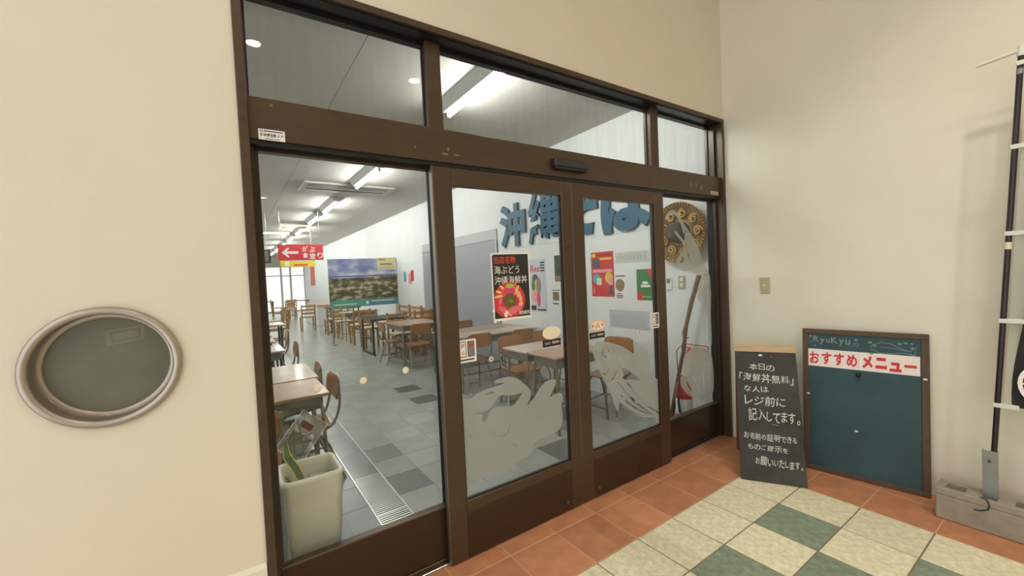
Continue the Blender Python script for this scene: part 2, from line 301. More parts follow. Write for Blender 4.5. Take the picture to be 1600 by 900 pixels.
FISH=[[(-1.0693,0.9533),(-1.0619,0.9649),(-1.0514,0.9769),(-1.0367,0.985),(-1.0164,0.9877),(-0.9917,0.9866),(-0.9653,0.9829),(-0.937,0.9761),(-0.9069,0.9666),(-0.878,0.9571),(-0.8518,0.9489),(-0.827,0.9408),(-0.8029,0.9313),(-0.779,0.9192),(-0.7558,0.9057),(-0.7341,0.8931),(-0.7149,0.8809),(-0.6972,0.8696),(-0.6792,0.8626),(-0.6604,0.8628),(-0.6412,0.8673),(-0.6209,0.8705),(-0.5964,0.8709),(-0.5707,0.8699),(-0.5516,0.8662),(-0.5443,0.8598),(-0.5438,0.8508),(-0.5428,0.8383),(-0.5389,0.8209),(-0.5345,0.8),(-0.5289,0.7781),(-0.5221,0.755),(-0.5141,0.7309),(-0.5048,0.7092),(-0.4943,0.6914),(-0.4825,0.6761),(-0.4685,0.6622),(-0.4495,0.6493),(-0.4283,0.6377),(-0.4129,0.6271),(-0.4088,0.6187),(-0.4106,0.6114),(-0.4107,0.6014),(-0.4051,0.587),(-0.3977,0.57),(-0.3915,0.5518),(-0.3879,0.5331),(-0.3856,0.5134),(-0.3838,0.4925),(-0.3821,0.4714),(-0.3809,0.4491),(-0.3803,0.4224),(-0.3774,0.3842),(-0.3752,0.3416),(-0.3828,0.3129),(-0.41,0.3081),(-0.4466,0.3172),(-0.473,0.3289),(-0.4757,0.3409),(-0.4686,0.3556),(-0.4744,0.3691),(-0.5049,0.379),(-0.5476,0.3875),(-0.5883,0.3969),(-0.6224,0.4073),(-0.6548,0.4187),(-0.687,0.4331),(-0.7208,0.452),(-0.7544,0.4738),(-0.7836,0.495),(-0.8079,0.5181),(-0.8282,0.5408),(-0.8428,0.5537),(-0.8489,0.5507),(-0.8493,0.5382),(-0.8505,0.5258),(-0.8539,0.5138),(-0.858,0.502),(-0.8643,0.4994),(-0.8747,0.5118),(-0.8872,0.5334),(-0.8976,0.555),(-0.9027,0.573),(-0.9057,0.5913),(-0.9124,0.6123),(-0.9261,0.6383),(-0.9433,0.667),(-0.9597,0.6941),(-0.9732,0.7172),(-0.986,0.7388),(-0.9994,0.7628),(-1.0145,0.7914),(-1.0303,0.8223),(-1.0442,0.8513),(-1.0564,0.8783),(-1.067,0.9036),(-1.0737,0.924),(-1.0758,0.9368),(-1.0741,0.945)],[(-0.8112,0.7846),(-0.7903,0.7783),(-0.7572,0.7631),(-0.7263,0.7468),(-0.7028,0.7319),(-0.6818,0.7162),(-0.6637,0.7013),(-0.6447,0.6859),(-0.6288,0.6715),(-0.6275,0.6641),(-0.65,0.6684),(-0.6867,0.6796),(-0.7215,0.6899),(-0.7521,0.6961),(-0.7811,0.7015),(-0.7999,0.7084),(-0.8014,0.7179),(-0.7931,0.7291),(-0.7886,0.7415),(-0.7976,0.7581),(-0.8103,0.7758)],[(-0.897,0.9024),(-0.8952,0.8944),(-0.8919,0.8831),(-0.8897,0.8705),(-0.8911,0.8585),(-0.8974,0.8465),(-0.9072,0.8335),(-0.9185,0.8207),(-0.929,0.809),(-0.9384,0.798),(-0.9475,0.7876),(-0.9564,0.7793),(-0.9645,0.7747),(-0.9737,0.7747),(-0.9853,0.7785),(-0.9967,0.7835),(-1.0049,0.7867),(-1.0056,0.7856),(-0.9984,0.7814),(-0.9875,0.7751),(-0.9744,0.7697),(-0.9607,0.7686),(-0.9488,0.7736),(-0.9383,0.7821),(-0.9283,0.7926),(-0.9187,0.8036),(-0.9083,0.8154),(-0.8973,0.8288),(-0.8878,0.8427),(-0.8821,0.8563),(-0.8821,0.8699),(-0.8862,0.8833),(-0.8914,0.8946),(-0.8952,0.9025)],[(-0.8138,0.8653),(-0.8149,0.8566),(-0.8158,0.8442),(-0.818,0.8303),(-0.8232,0.8169),(-0.8325,0.8038),(-0.845,0.7898),(-0.8586,0.776),(-0.8716,0.7631),(-0.8833,0.7505),(-0.8948,0.7382),(-0.9059,0.728),(-0.9164,0.7216),(-0.9276,0.7202),(-0.9406,0.7224),(-0.9531,0.7259),(-0.962,0.728),(-0.9624,0.7268),(-0.954,0.7235),(-0.9415,0.7186),(-0.9266,0.7149),(-0.9115,0.7156),(-0.898,0.7222),(-0.8854,0.7326),(-0.8731,0.7448),(-0.8612,0.7573),(-0.8484,0.7703),(-0.835,0.7846),(-0.823,0.7994),(-0.8143,0.8138),(-0.8103,0.8285),(-0.8098,0.8433),(-0.8109,0.8561),(-0.8119,0.865)],[(-0.8605,0.7007),(-0.8485,0.6843),(-0.83,0.6611),(-0.8072,0.6343),(-0.7825,0.6073),(-0.7557,0.5802),(-0.7256,0.5513),(-0.6928,0.522),(-0.658,0.4939),(-0.6179,0.4654),(-0.5734,0.4365),(-0.5323,0.4112),(-0.5027,0.3938),(-0.5001,0.3956),(-0.5261,0.4156),(-0.564,0.4431),(-0.6053,0.4735),(-0.6423,0.5026),(-0.6747,0.5306),(-0.7066,0.5595),(-0.7371,0.5879),(-0.7653,0.6141),(-0.7924,0.6398),(-0.8185,0.6651),(-0.841,0.6869),(-0.8575,0.7018)],[(-0.7683,0.6805),(-0.7524,0.6602),(-0.728,0.6313),(-0.6996,0.599),(-0.6717,0.5688),(-0.6455,0.5419),(-0.6183,0.5152),(-0.5893,0.4892),(-0.5578,0.4642),(-0.5205,0.439),(-0.4792,0.414),(-0.441,0.3925),(-0.4135,0.3778),(-0.411,0.3797),(-0.435,0.3971),(-0.4699,0.421),(-0.5079,0.4475),(-0.5417,0.4731),(-0.5704,0.4977),(-0.5982,0.5232),(-0.6257,0.5493),(-0.6536,0.5754),(-0.6841,0.6044),(-0.716,0.6354),(-0.7446,0.6629),(-0.7652,0.6816)],[(-0.8403,0.618),(-0.8263,0.6009),(-0.8052,0.5762),(-0.7797,0.5487),(-0.7524,0.5235),(-0.7227,0.5014),(-0.6898,0.4802),(-0.6561,0.4606),(-0.6235,0.4429),(-0.5905,0.4268),(-0.5567,0.4122),(-0.5269,0.4003),(-0.5056,0.3924),(-0.5044,0.3941),(-0.5241,0.4046),(-0.5524,0.4186),(-0.5843,0.4348),(-0.6154,0.4518),(-0.6466,0.4699),(-0.6796,0.4893),(-0.7118,0.5096),(-0.7411,0.5299),(-0.7691,0.5533),(-0.7967,0.5793),(-0.8207,0.6028),(-0.838,0.6189)],[(-0.846,0.5665),(-0.835,0.5536),(-0.8186,0.535),(-0.7985,0.5143),(-0.7768,0.4951),(-0.7525,0.4776),(-0.7252,0.4603),(-0.6978,0.4447),(-0.6733,0.4319),(-0.6515,0.4229),(-0.6319,0.4169),(-0.616,0.4132),(-0.6047,0.411),(-0.6043,0.4126),(-0.6151,0.4172),(-0.6302,0.4229),(-0.6479,0.4301),(-0.6674,0.4397),(-0.6905,0.4525),(-0.717,0.468),(-0.7438,0.4845),(-0.7678,0.5007),(-0.79,0.5183),(-0.8117,0.5378),(-0.8305,0.5553),(-0.8442,0.5673)],[(-1.0486,0.936),(-1.0491,0.9344),(-1.0489,0.9324),(-1.0476,0.9301),(-1.0445,0.928),(-1.0405,0.9274),(-1.0377,0.9281),(-1.036,0.9295),(-1.0352,0.9309),(-1.0357,0.9322),(-1.0376,0.9334),(-1.0397,0.9343),(-1.041,0.935),(-1.0406,0.9351),(-1.0406,0.9349),(-1.0424,0.9355),(-1.0448,0.9363),(-1.0472,0.9366)],[(-0.9257,0.9046),(-0.9289,0.8921),(-0.9365,0.8822),(-0.9473,0.8765),(-0.9597,0.8757),(-0.9717,0.8801),(-0.9815,0.8889),(-0.9878,0.9007),(-0.9894,0.9138),(-0.9863,0.9262),(-0.9789,0.9361),(-0.9682,0.9419),(-0.9559,0.9428),(-0.9438,0.9385),(-0.9338,0.9298),(-0.9275,0.9179)]]
FISHEYE=[[(-0.9328,0.9098),(-0.9353,0.9003),(-0.9411,0.8928),(-0.9495,0.8885),(-0.959,0.8879),(-0.9683,0.8913),(-0.9759,0.8979),(-0.9807,0.9069),(-0.9821,0.9168),(-0.9797,0.9262),(-0.9739,0.9337),(-0.9657,0.9381),(-0.9561,0.9387),(-0.9468,0.9355),(-0.9391,0.9288),(-0.9342,0.9198)]]
TAIL=[[(0.1221,0.8014),(0.1033,0.7992),(0.0902,0.7917),(0.0766,0.7838),(0.0599,0.778),(0.0427,0.7718),(0.0263,0.7631),(0.0101,0.7515),(-0.0054,0.7375),(-0.0176,0.7206),(-0.0247,0.6989),(-0.0285,0.6741),(-0.0318,0.6516),(-0.0344,0.6328),(-0.0364,0.6163),(-0.0414,0.6024),(-0.0524,0.5934),(-0.0662,0.5872),(-0.0767,0.5782),(-0.0828,0.564),(-0.0858,0.547),(-0.0828,0.5288),(-0.0733,0.5102),(-0.0577,0.4904),(-0.0353,0.4689),(-0.003,0.4439),(0.0366,0.4169),(0.0758,0.393),(0.1102,0.3733),(0.1441,0.357),(0.182,0.3468),(0.2304,0.3446),(0.2832,0.3488),(0.3264,0.3566),(0.3528,0.3645),(0.3687,0.3759),(0.3796,0.3983),(0.3865,0.4385),(0.3884,0.4897),(0.3875,0.5389),(0.3841,0.5835),(0.3779,0.6261),(0.3709,0.6614),(0.3638,0.6868),(0.3559,0.7051),(0.3469,0.7192),(0.3387,0.7285),(0.3294,0.7337),(0.3134,0.7401),(0.2871,0.7498),(0.2543,0.7605),(0.2209,0.7712),(0.1863,0.7831),(0.1512,0.795)],[(-0.0365,0.4635),(-0.0309,0.4568),(-0.0218,0.4478),(-0.0091,0.437),(0.0073,0.4255),(0.0303,0.4119),(0.0587,0.3962),(0.0862,0.3819),(0.1061,0.3725),(0.1077,0.3735),(0.091,0.3853),(0.0662,0.4014),(0.0396,0.4181),(0.0178,0.4318),(0.0015,0.4424),(-0.0128,0.4517),(-0.025,0.4593),(-0.0346,0.4643)],[(-0.0086,0.5401),(-0.0063,0.5303),(-0.0008,0.5161),(0.0067,0.5006),(0.0155,0.4868),(0.0261,0.475),(0.0385,0.4642),(0.0504,0.4554),(0.0599,0.4496),(0.0625,0.4503),(0.0586,0.4576),(0.0514,0.4674),(0.0426,0.4784),(0.0339,0.4893),(0.0246,0.5021),(0.0138,0.517),(0.0031,0.5308),(-0.0056,0.5403)],[(0.0735,0.5927),(0.0764,0.5806),(0.0817,0.5633),(0.0895,0.5434),(0.0999,0.5241),(0.1147,0.5041),(0.1332,0.4827),(0.1514,0.4636),(0.1648,0.4504),(0.1668,0.4507),(0.1575,0.4646),(0.1428,0.4842),(0.1267,0.5057),(0.113,0.5252),(0.1022,0.5438),(0.092,0.5633),(0.083,0.5806),(0.0757,0.5927)],[(0.236,0.565),(0.2316,0.5546),(0.2266,0.5395),(0.2225,0.5218),(0.2206,0.5037),(0.2219,0.4837),(0.2253,0.4614),(0.2297,0.441),(0.2338,0.4266),(0.2361,0.4263),(0.237,0.44),(0.2366,0.4598),(0.2358,0.4817),(0.2355,0.5012),(0.2364,0.519),(0.2378,0.5371),(0.2388,0.5531),(0.2383,0.5645)],[(0.3195,0.5291),(0.3113,0.519),(0.301,0.5041),(0.2905,0.4874),(0.2814,0.4724),(0.2733,0.4584),(0.2655,0.4443),(0.2595,0.4317),(0.2563,0.4225),(0.2585,0.4217),(0.2664,0.4291),(0.2764,0.4403),(0.2867,0.4536),(0.2958,0.4674),(0.3041,0.4829),(0.3121,0.5005),(0.3185,0.5168),(0.3218,0.5284)]]
MARLIN_BILL=[[(-0.2087,1.8065),(-0.2067,1.8173),(-0.1992,1.8336),(-0.1874,1.8488),(-0.1699,1.8623),(-0.1479,1.8749),(-0.1264,1.8828),(-0.1071,1.8846),(-0.0884,1.8815),(-0.0698,1.8739),(-0.0518,1.8608),(-0.0341,1.843),(-0.0144,1.8237),(0.0099,1.8023),(0.0363,1.7791),(0.0586,1.7589),(0.0765,1.7426),(0.0902,1.7293),(0.0947,1.7212),(0.0847,1.7223),(0.0654,1.7286),(0.0484,1.7303),(0.0374,1.7204),(0.0285,1.706),(0.021,1.6996),(0.0158,1.707),(0.0121,1.7222),(0.0062,1.7394),(-0.0036,1.7578),(-0.0155,1.7781),(-0.0277,1.7963),(-0.0392,1.8112),(-0.0511,1.8241),(-0.0637,1.8346),(-0.0777,1.843),(-0.0924,1.849),(-0.107,1.8525),(-0.1216,1.8533),(-0.1361,1.8516),(-0.1493,1.8467),(-0.1604,1.8363),(-0.1703,1.8227),(-0.1799,1.8124),(-0.1915,1.8065),(-0.2029,1.8038)]]
MARLIN_BODY=[[(0.0946,1.7192),(0.1103,1.7099),(0.1271,1.6967),(0.1453,1.6791),(0.1661,1.6556),(0.1884,1.6275),(0.2092,1.5989),(0.2273,1.5707),(0.2439,1.542),(0.2597,1.515),(0.2739,1.4904),(0.2873,1.4675),(0.3025,1.4456),(0.3273,1.4235),(0.3541,1.4023),(0.3619,1.3852),(0.3358,1.3733),(0.2911,1.3657),(0.251,1.3627),(0.2255,1.3654),(0.204,1.3725),(0.1787,1.3811),(0.1463,1.3912),(0.1104,1.4028),(0.0739,1.4135),(0.035,1.4223),(-0.0044,1.4304),(-0.0361,1.439),(-0.0571,1.4486),(-0.071,1.4588),(-0.0794,1.47),(-0.0828,1.4825),(-0.0809,1.496),(-0.0738,1.5096),(-0.0588,1.5237),(-0.0384,1.538),(-0.0214,1.5509),(-0.0114,1.5609),(-0.0049,1.5695),(0.0005,1.5788),(0.0073,1.5897),(0.013,1.6014),(0.0127,1.614),(0.0038,1.6273),(-0.0111,1.6415),(-0.0288,1.6568),(-0.0526,1.6751),(-0.0789,1.6944),(-0.0955,1.7093),(-0.097,1.7194),(-0.0889,1.7254),(-0.075,1.7236),(-0.0529,1.7085),(-0.0247,1.6854),(-0.0013,1.6671),(0.0129,1.6578),(0.0222,1.6534),(0.0287,1.6544),(0.0318,1.6626),(0.0322,1.6762),(0.0341,1.6897),(0.0386,1.7028),(0.0447,1.7158),(0.0532,1.7244),(0.065,1.7269),(0.0793,1.725)],[(0.0445,1.6494),(0.0441,1.6385),(0.0441,1.6228),(0.045,1.6051),(0.0473,1.5883),(0.051,1.5726),(0.056,1.5569),(0.0623,1.5413),(0.0702,1.5263),(0.0797,1.5116),(0.0908,1.497),(0.1032,1.4835),(0.117,1.4718),(0.1337,1.4623),(0.1525,1.4546),(0.1696,1.4488),(0.1817,1.4449),(0.183,1.446),(0.1722,1.4511),(0.1565,1.4579),(0.1398,1.4661),(0.1255,1.4756),(0.1138,1.487),(0.1027,1.5003),(0.0925,1.5146),(0.0834,1.529),(0.0755,1.5436),(0.0687,1.5587),(0.0628,1.5741),(0.0577,1.5893),(0.0537,1.6057),(0.0509,1.6231),(0.0487,1.6387),(0.0466,1.6495)],[(-0.0421,1.4812),(-0.0335,1.4955),(-0.0167,1.5133),(-0.0026,1.5236),(0.0058,1.5203),(0.0115,1.5095),(0.013,1.4982),(0.0088,1.487),(0.0005,1.4753),(-0.0091,1.4684),(-0.022,1.4685),(-0.0361,1.4732)]]
MARLIN_FLANK=[[(0.2543,1.3552),(0.2891,1.3687),(0.3322,1.3799),(0.3653,1.3765),(0.3786,1.3491),(0.3812,1.3069),(0.3822,1.2662),(0.3846,1.2332),(0.3853,1.2017),(0.3845,1.169),(0.3811,1.1353),(0.3761,1.1005),(0.3726,1.0621),(0.3722,1.0173),(0.3734,0.9688),(0.3744,0.9214),(0.3759,0.8732),(0.3773,0.826),(0.3748,0.7914),(0.3656,0.7726),(0.3525,0.7663),(0.3408,0.7743),(0.3315,0.8019),(0.3235,0.8435),(0.3182,0.8847),(0.3178,0.9205),(0.3202,0.956),(0.3204,0.9917),(0.316,1.029),(0.3096,1.0664),(0.3037,1.1001),(0.3001,1.1292),(0.2971,1.1546),(0.2928,1.1754),(0.2864,1.1932),(0.2786,1.2064),(0.2703,1.2087),(0.2618,1.1914),(0.2528,1.1633),(0.2424,1.1452),(0.2294,1.1459),(0.2152,1.1564),(0.2033,1.1712),(0.1939,1.1892),(0.1868,1.2115),(0.185,1.2351),(0.1911,1.2609),(0.2025,1.2882),(0.2149,1.3118),(0.2248,1.3296),(0.2357,1.3437)],[(0.276,1.3249),(0.2708,1.3178),(0.2643,1.3073),(0.2586,1.2953),(0.2558,1.2835),(0.2573,1.2715),(0.2616,1.259),(0.2669,1.2479),(0.2712,1.2403),(0.2729,1.2404),(0.2722,1.2483),(0.27,1.2595),(0.2677,1.2718),(0.267,1.2829),(0.269,1.294),(0.2726,1.306),(0.2761,1.3168),(0.2777,1.3246)],[(0.3377,1.3114),(0.3322,1.2983),(0.3253,1.2795),(0.3194,1.2582),(0.3172,1.2376),(0.3203,1.2167),(0.3269,1.1946),(0.3346,1.1749),(0.3407,1.1613),(0.3424,1.1613),(0.3401,1.1752),(0.3355,1.195),(0.3309,1.2169),(0.3286,1.2372),(0.3301,1.2572),(0.3339,1.2785),(0.3377,1.2977),(0.3394,1.3112)]]
# ================================================================== THE SETTING
S = 0.306; WF = -0.03; XR = 0.475; XL = -2.892; XI = 0.61; HC = 3.09; LC = 3.85
ZT = 2.635            # top of the entrance frame
# ---- lobby floor: every tile its own piece
floor = struct(MB().box(-4.6, XR+0.05, -6.5, 0.06, -0.06, -0.0022, M_GROUT).build('floor'))
_tm = {}
def tile_mesh(wx, wy, m, g=0.007):
    k = (round(wx, 4), round(wy, 4), m.name, g)
    if k not in _tm:
        b = MB().box(-wx/2+g/2, wx/2-g/2, -wy/2+g/2, wy/2-g/2, -0.006, 0, m, 0.0012)
        me = bpy.data.meshes.new('tile'); me.from_pydata(b.v, [], b.f); me.materials.append(m); _tm[k] = me
    return _tm[k]
xs = [XR, S] + [-k*S for k in range(0, 15)]
ys = [0.055, -0.104] + [-0.41-k*S for k in range(0, 15)]
for i in range(len(xs)-1):
    for j in range(len(ys)-1):
        x1, x0 = xs[i], xs[i+1]; y1, y0 = ys[j], ys[j+1]
        b_, a_ = i-1, j-2         # b_=1.. inner columns, a_=0.. inner rows
        if i <= 1 or j <= 1: m = M_TERRA
        else:
            b_, a_ = i-1, j-2
            m = M_GREEN if (b_ >= 2 and a_ >= 1 and (b_+a_) % 2 == 1) else M_CREAM
        link('floor_tile', tile_mesh(x1-x0, y1-y0, m), floor, ((x0+x1)/2, (y0+y1)/2, 0))

M_GROUTL = mat('pale_border_grout', (204, 160, 124), 0.9)
MB().box(0.0, XR, -4.7, 0.05, -0.003, -0.0014, M_GROUTL).build('border_grout', floor); MB().box(-4.6, 0.0, -0.41, 0.05, -0.003, -0.0014, M_GROUTL).build('border_grout', floor)
rest = MB()
for i in range(len(xs)-1):
    for j in range(6):
        y1 = ys[-1]-j*S; m = M_TERRA if i <= 1 else (M_GREEN if (i-1 >= 2 and (i+j) % 2 == 1) else M_CREAM)
        rest.box(xs[i+1]+0.002, xs[i]-0.002, y1-S+0.002, y1-0.002, -0.006, 0, m)
tag(rest.build('distant_tiles', floor), kind='stuff')
# ---- lobby walls
PX, PZ, PR = -3.294, 1.206, 0.172
bw = MB()
def wall_with_hole(b, x0, x1, z0, z1, y0, y1, cx, cz, r, m, n=48):
    for y, flip in ((y0, False), (y1, True)):
        V = []; F = []
        for k in range(n):
            a = 2*PI*k/n; c, s_ = math.cos(a), math.sin(a)
            V.append((cx+r*c, y, cz+r*s_))
            t = min(((x1-cx)/c if c > 1e-9 else 1e9), ((x0-cx)/c if c < -1e-9 else 1e9), ((z1-cz)/s_ if s_ > 1e-9 else 1e9), ((z0-cz)/s_ if s_ < -1e-9 else 1e9))
            V.append((cx+t*c, y, cz+t*s_))
        for k in range(n):
            j = (k+1) % n; F.append((2*k, 2*k+1, 2*j+1, 2*j))
        b.add(V, F, m)
        # corner triangles
        for X in (x0, x1):
            for Z in (z0, z1):
                a = math.atan2(Z-cz, X-cx) % (2*PI); k = int(a/(2*PI/n)) % n; j = (k+1) % n
                b.add([V[2*k+1], (X, y, Z), V[2*j+1]], [(0, 1, 2)], m)
    b.lathe([(r, y0), (r, y1)], m, n, 'Y', (cx, 0, cz))
wall_with_hole(bw, -3.9, XL, 0.5, 2.0, WF, 0.10, PX, PZ, PR, M_WALL)
bw.box(-4.6, -3.9, WF, 0.10, 0, LC, M_WALL); bw.box(-3.9, XL, WF, 0.10, 0, 0.5, M_WALL); bw.box(-3.9, XL, WF, 0.10, 2.0, LC, M_WALL)
bw.box(XL, XR, WF, 0.10, ZT, LC, M_WALL)
wall_front = struct(bw.build('wall_front'))
wall_right = struct(MB().box(XR, XR+0.13, -6.5, 0.10, 0, LC, M_WALLR).build('wall_right'))
struct(MB().box(-4.6, XR+0.13, -6.62, -6.5, 0, LC, M_WALL).build('wall_back_unseen'))  # unseen wall, added to keep daylight and glass haze down
ceiling = struct(MB().box(-4.6, XR+0.13, -6.5, 0.10, LC, LC+0.1, M_WALL).build('ceiling'))
bb = MB().box(-4.6, XL-0.002, WF-0.014, WF, 0, 0.375, M_WALLR)
bb.add([(-4.6, WF-0.014, 0.375), (XL-0.002, WF-0.014, 0.375), (XL-0.002, WF, 0.39), (-4.6, WF, 0.39)], [(0, 1, 2, 3)], M_WALLR)
struct(bb.build('baseboard_left'))

# ---- lobby downlights (recessed in the lobby ceiling, out of frame)
M_DLIT = mat('downlight_lens', (255, 236, 205), 0.5, emit=(255, 240, 218), es=45)
M_DRIM = mat('downlight_rim', (225, 222, 215), 0.4)
def downlight(x, y, z, label, watts, group, col=(1, 0.88, 0.71), spot=2.05):
    t = thing('recessed_downlight', label, 'downlight', (x, y, z), group=group)
    MB().lathe([(0.065, -0.004), (0.085, -0.008), (0.085, 0.0), (0.062, 0.0)], M_DRIM, 24).build('trim_ring', t)
    MB().lathe([(0.0, -0.002), (0.064, -0.002)], M_DLIT, 24).build('lens', t)
    if watts:
        l = bpy.data.lights.new('downlight', 'SPOT'); l.energy = watts; l.color = col; l.spot_size = spot; l.spot_blend = 0.7; l.shadow_soft_size = 0.06
        lo = bpy.data.objects.new('downlight_beam', l); COL.objects.link(lo); lo.parent = t; lo.location = (0, 0, -0.03)
    return t
for k, (x, y) in enumerate([(-2.62, -1.30), (-0.70, -1.75), (-2.62, -2.80), (-0.96, -2.79), (-2.60, -4.55), (-0.85, -4.85)]):
    downlight(x, y, LC, ['lobby downlight above the left side pane', 'lobby downlight above the two chalkboards', 'lobby downlight mirrored at the left end of the left transom',
        'lobby downlight mirrored at the right end of the left transom', 'rear lobby downlight on the left', 'rear lobby downlight on the right'][k], DOWN*(0.48, 1.30, 0.78, 2.3, 0.9, 1.3)[k], 'lobby downlights')

# ---- round wall window
M_ALU = mat('brushed_aluminium', (178, 168, 160), 0.36, 0.75, var=0.05, vs=20)
M_PGL = mat('dusty_grey_pane', (112, 112, 98), 0.3, var=0.12, vs=6)
M_PGL2 = mat('pale_pane_patch', (128, 126, 112), 0.4, var=0.10, vs=12)
pw_ = sempty('window_1', (PX, WF, PZ)); pw_['label'] = 'round wall window with a deep aluminium ring and dusty grey pane'
MB().lathe([(PR-0.005, 0.075), (PR-0.004, -0.005), (0.172, -0.016), (0.184, -0.018), (0.192, -0.012), (0.193, 0.0)], M_ALU, 64, 'Y').build('ring_frame', pw_)
MB().lathe([(0.153, 0.066), (0.155, 0.052), (0.160, 0.050), (PR-0.005, 0.050)], M_ALU, 64, 'Y').build('inner_bead', pw_)
pp = MB().lathe([(0.0, 0.062), (0.155, 0.062)], M_PGL, 64, 'Y').build('pane', pw_)
pr = Print(0.0615, 0.0002); pr.poly([(-0.005, 0.062), (0.088, 0.072), (0.092, 0.122), (-0.008, 0.112)], M_PGL2).poly([(0.006, 0.070), (0.080, 0.079), (0.083, 0.114), (0.004, 0.105)], M_PGL).poly([(0.012, 0.076), (0.074, 0.085), (0.076, 0.108), (0.010, 0.099)], M_PGL2)
pr.build('framed_patch', pw_)  # nested rectangles, slightly paler than the pane

# ---- entrance frame
fr = sempty('trim_1', (0, 0, 0)); fr['label'] = 'dark bronze frame of the sliding entrance doors'
FL, FR_, FY = XL, XR-0.006, -0.04
MB().box(FL, FL+0.032, FY, 0.10, 0, ZT, M_BRONZE, 0.002).build('jamb', fr)
MB().box(FL+0.032, FL+0.050, 0.035, 0.10, 0, 2.0, M_BRONZE2, 0.002).build('jamb_stop', fr)
MB().box(FL+0.032, FL+0.040, 0.045, 0.10, 2.17, ZT-0.03, M_BRONZE2, 0.002).build('jamb_stop', fr)
MB().box(FR_-0.030, FR_, FY, 0.10, 0, ZT, M_BRONZE, 0.002).build('jamb', fr)
MB().box(FR_-0.055, FR_-0.030, 0.02, 0.10, 0, ZT-0.03, M_BRONZE2, 0.002).build('jamb_stop', fr)
MB().box(FL+0.032, FR_-0.030, FY, 0.10, ZT-0.030, ZT, M_BRONZE, 0.002).build('head', fr)
MB().box(FL+0.032, FR_-0.055, 0.06, 0.10, ZT-0.052, ZT-0.030, M_SOFFIT).build('head_stop', fr)
MB().box(FL+0.032, FR_-0.030, FY+0.012, FY+0.016, ZT-0.034, ZT-0.030, M_GASKET).build('head_gasket', fr)
MB().box(FL+0.034, FR_-0.032, -0.022, 0.06, ZT-0.036, ZT-0.030, M_SOFFIT).build('head_dark_sheet', fr)  # black sheet that darkens the underside of the head
for x0, x1 in ((-2.105, -2.025), (-0.385, -0.298)):
    MB().box(x0, x1, 0.035, 0.10, 2.17, ZT-0.03, M_BRONZE, 0.003).build('mullion', fr)
MB().box(FL+0.032, FR_-0.030, -0.012, 0.10, 2.005, 2.165, M_BRONZE, 0.002).build('transom_rail', fr)
MB().box(FL+0.032, FR_-0.030, -0.002, 0.05, 1.988, 2.006, M_SOFFIT).build('door_track', fr)
MB().box(FL+0.032, FR_-0.030, 0.03, 0.06, -0.004, 0.010, M_STEEL, 0.002).build('sill_track', fr)
MB().box(FL+0.032, FR_-0.030, 0.066, 0.10, -0.004, 0.006, M_STEEL).build('sill_plate', fr)
# scuffs on the transom rail
sc_ = Print(-0.0122, 0.0001); M_SCUFF = mat('scuff', (128, 108, 90), 0.7)
for x, z, wx, wz in ((-2.05, 2.045, 0.020, 0.006), (-1.985, 2.048, 0.018, 0.005), (-2.03, 2.07, 0.006, 0.01), (-2.2, 2.06, 0.005, 0.005), (0.02, 2.07, 0.012, 0.02), (0.09, 2.075, 0.01, 0.02), (0.16, 2.06, 0.012, 0.025), (-2.78, 2.14, 0.006, 0.006)):
    sc_.ell(x, z, wx, wz, M_SCUFF, 8)
tag(sc_.build('scuff_marks', fr), 'pale scuff marks on the transom rail')

# ---- transom windows
for k, (x0, x1) in enumerate(((FL+0.040, -2.105), (-2.025, -0.385), (-0.298, FR_-0.055))):
    t = sempty('window_%d' % (k+2), ((x0+x1)/2, 0.08, 2.165)); t['label'] = ['left transom window over the fixed side pane', 'wide middle transom window over the sliding doors', 'small right transom window by the right wall'][k]
    hw = (x1-x0)/2
    MB().box(-hw, hw, -0.003, 0.003, 0.0, ZT-0.052-2.165, M_TGLASS).build('pane', t)
    MB().box(-hw, hw, -0.012, -0.003, 0.0, 0.006, M_GASKET).build('glazing_bead', t)
    MB().box(-hw, -hw+0.006, -0.012, -0.003, 0.0, ZT-0.052-2.165, M_GASKET).build('glazing_bead', t)
    MB().box(hw-0.006, hw, -0.012, -0.003, 0.0, ZT-0.052-2.165, M_GASKET).build('glazing_bead', t)

# ---- fixed side panes
def side_pane(name, x0, x1, label, zb, zt, film=None, filml=None):
    t = sempty(name, ((x0+x1)/2, 0.07, 0)); t['label'] = label; hw = (x1-x0)/2
    MB().box(-hw, hw, -0.012, 0.02, 0.012, zb-0.012, M_KICK, 0.002).build('kick_panel', t)
    MB().box(-hw, hw, -0.022, 0.02, zb-0.014, zb, M_BRONZE, 0.003).build('bottom_rail', t)
    MB().box(-hw, hw, -0.022, 0.02, 0.010, 0.028, M_BRONZE2, 0.002).build('foot_rail', t)
    MB().box(-hw, hw, -0.022, 0.02, zt, 2.004, M_BRONZE2, 0.003).build('top_rail', t)
    MB().box(-hw, -hw+0.012, -0.020, 0.02, zb, zt, M_BRONZE2).build('stile', t)
    MB().box(hw-0.030, hw, -0.020, 0.02, zb, zt, M_GASKET).build('stile', t)
    MB().box(-hw+0.012, hw-0.030, -0.003, 0.003, zb, zt, M_GLASS).build('pane', t)
    return t
side_pane('window_5', FL+0.050, -2.08, 'fixed glass side pane with the white planter behind it', 0.295, 1.975)
wr = side_pane('window_6', -0.36, FR_-0.030, 'narrow fixed side pane with frosted marlin and the embroidered hat behind', 0.288, 1.978)
def film(name, loops, y, m, parent, org, label):
    b = MB().poly_xz([[(p[0]-org[0], p[1]-org[2]) for p in lp] for lp in loops], y-org[1], m)
    return tag(b.build(name, parent), label)
o_ = wr.location
film('frosted_marlin_bill', MARLIN_BILL, 0.066, M_FILM2, wr, o_, 'frosted curved bill of the marlin on the glass')
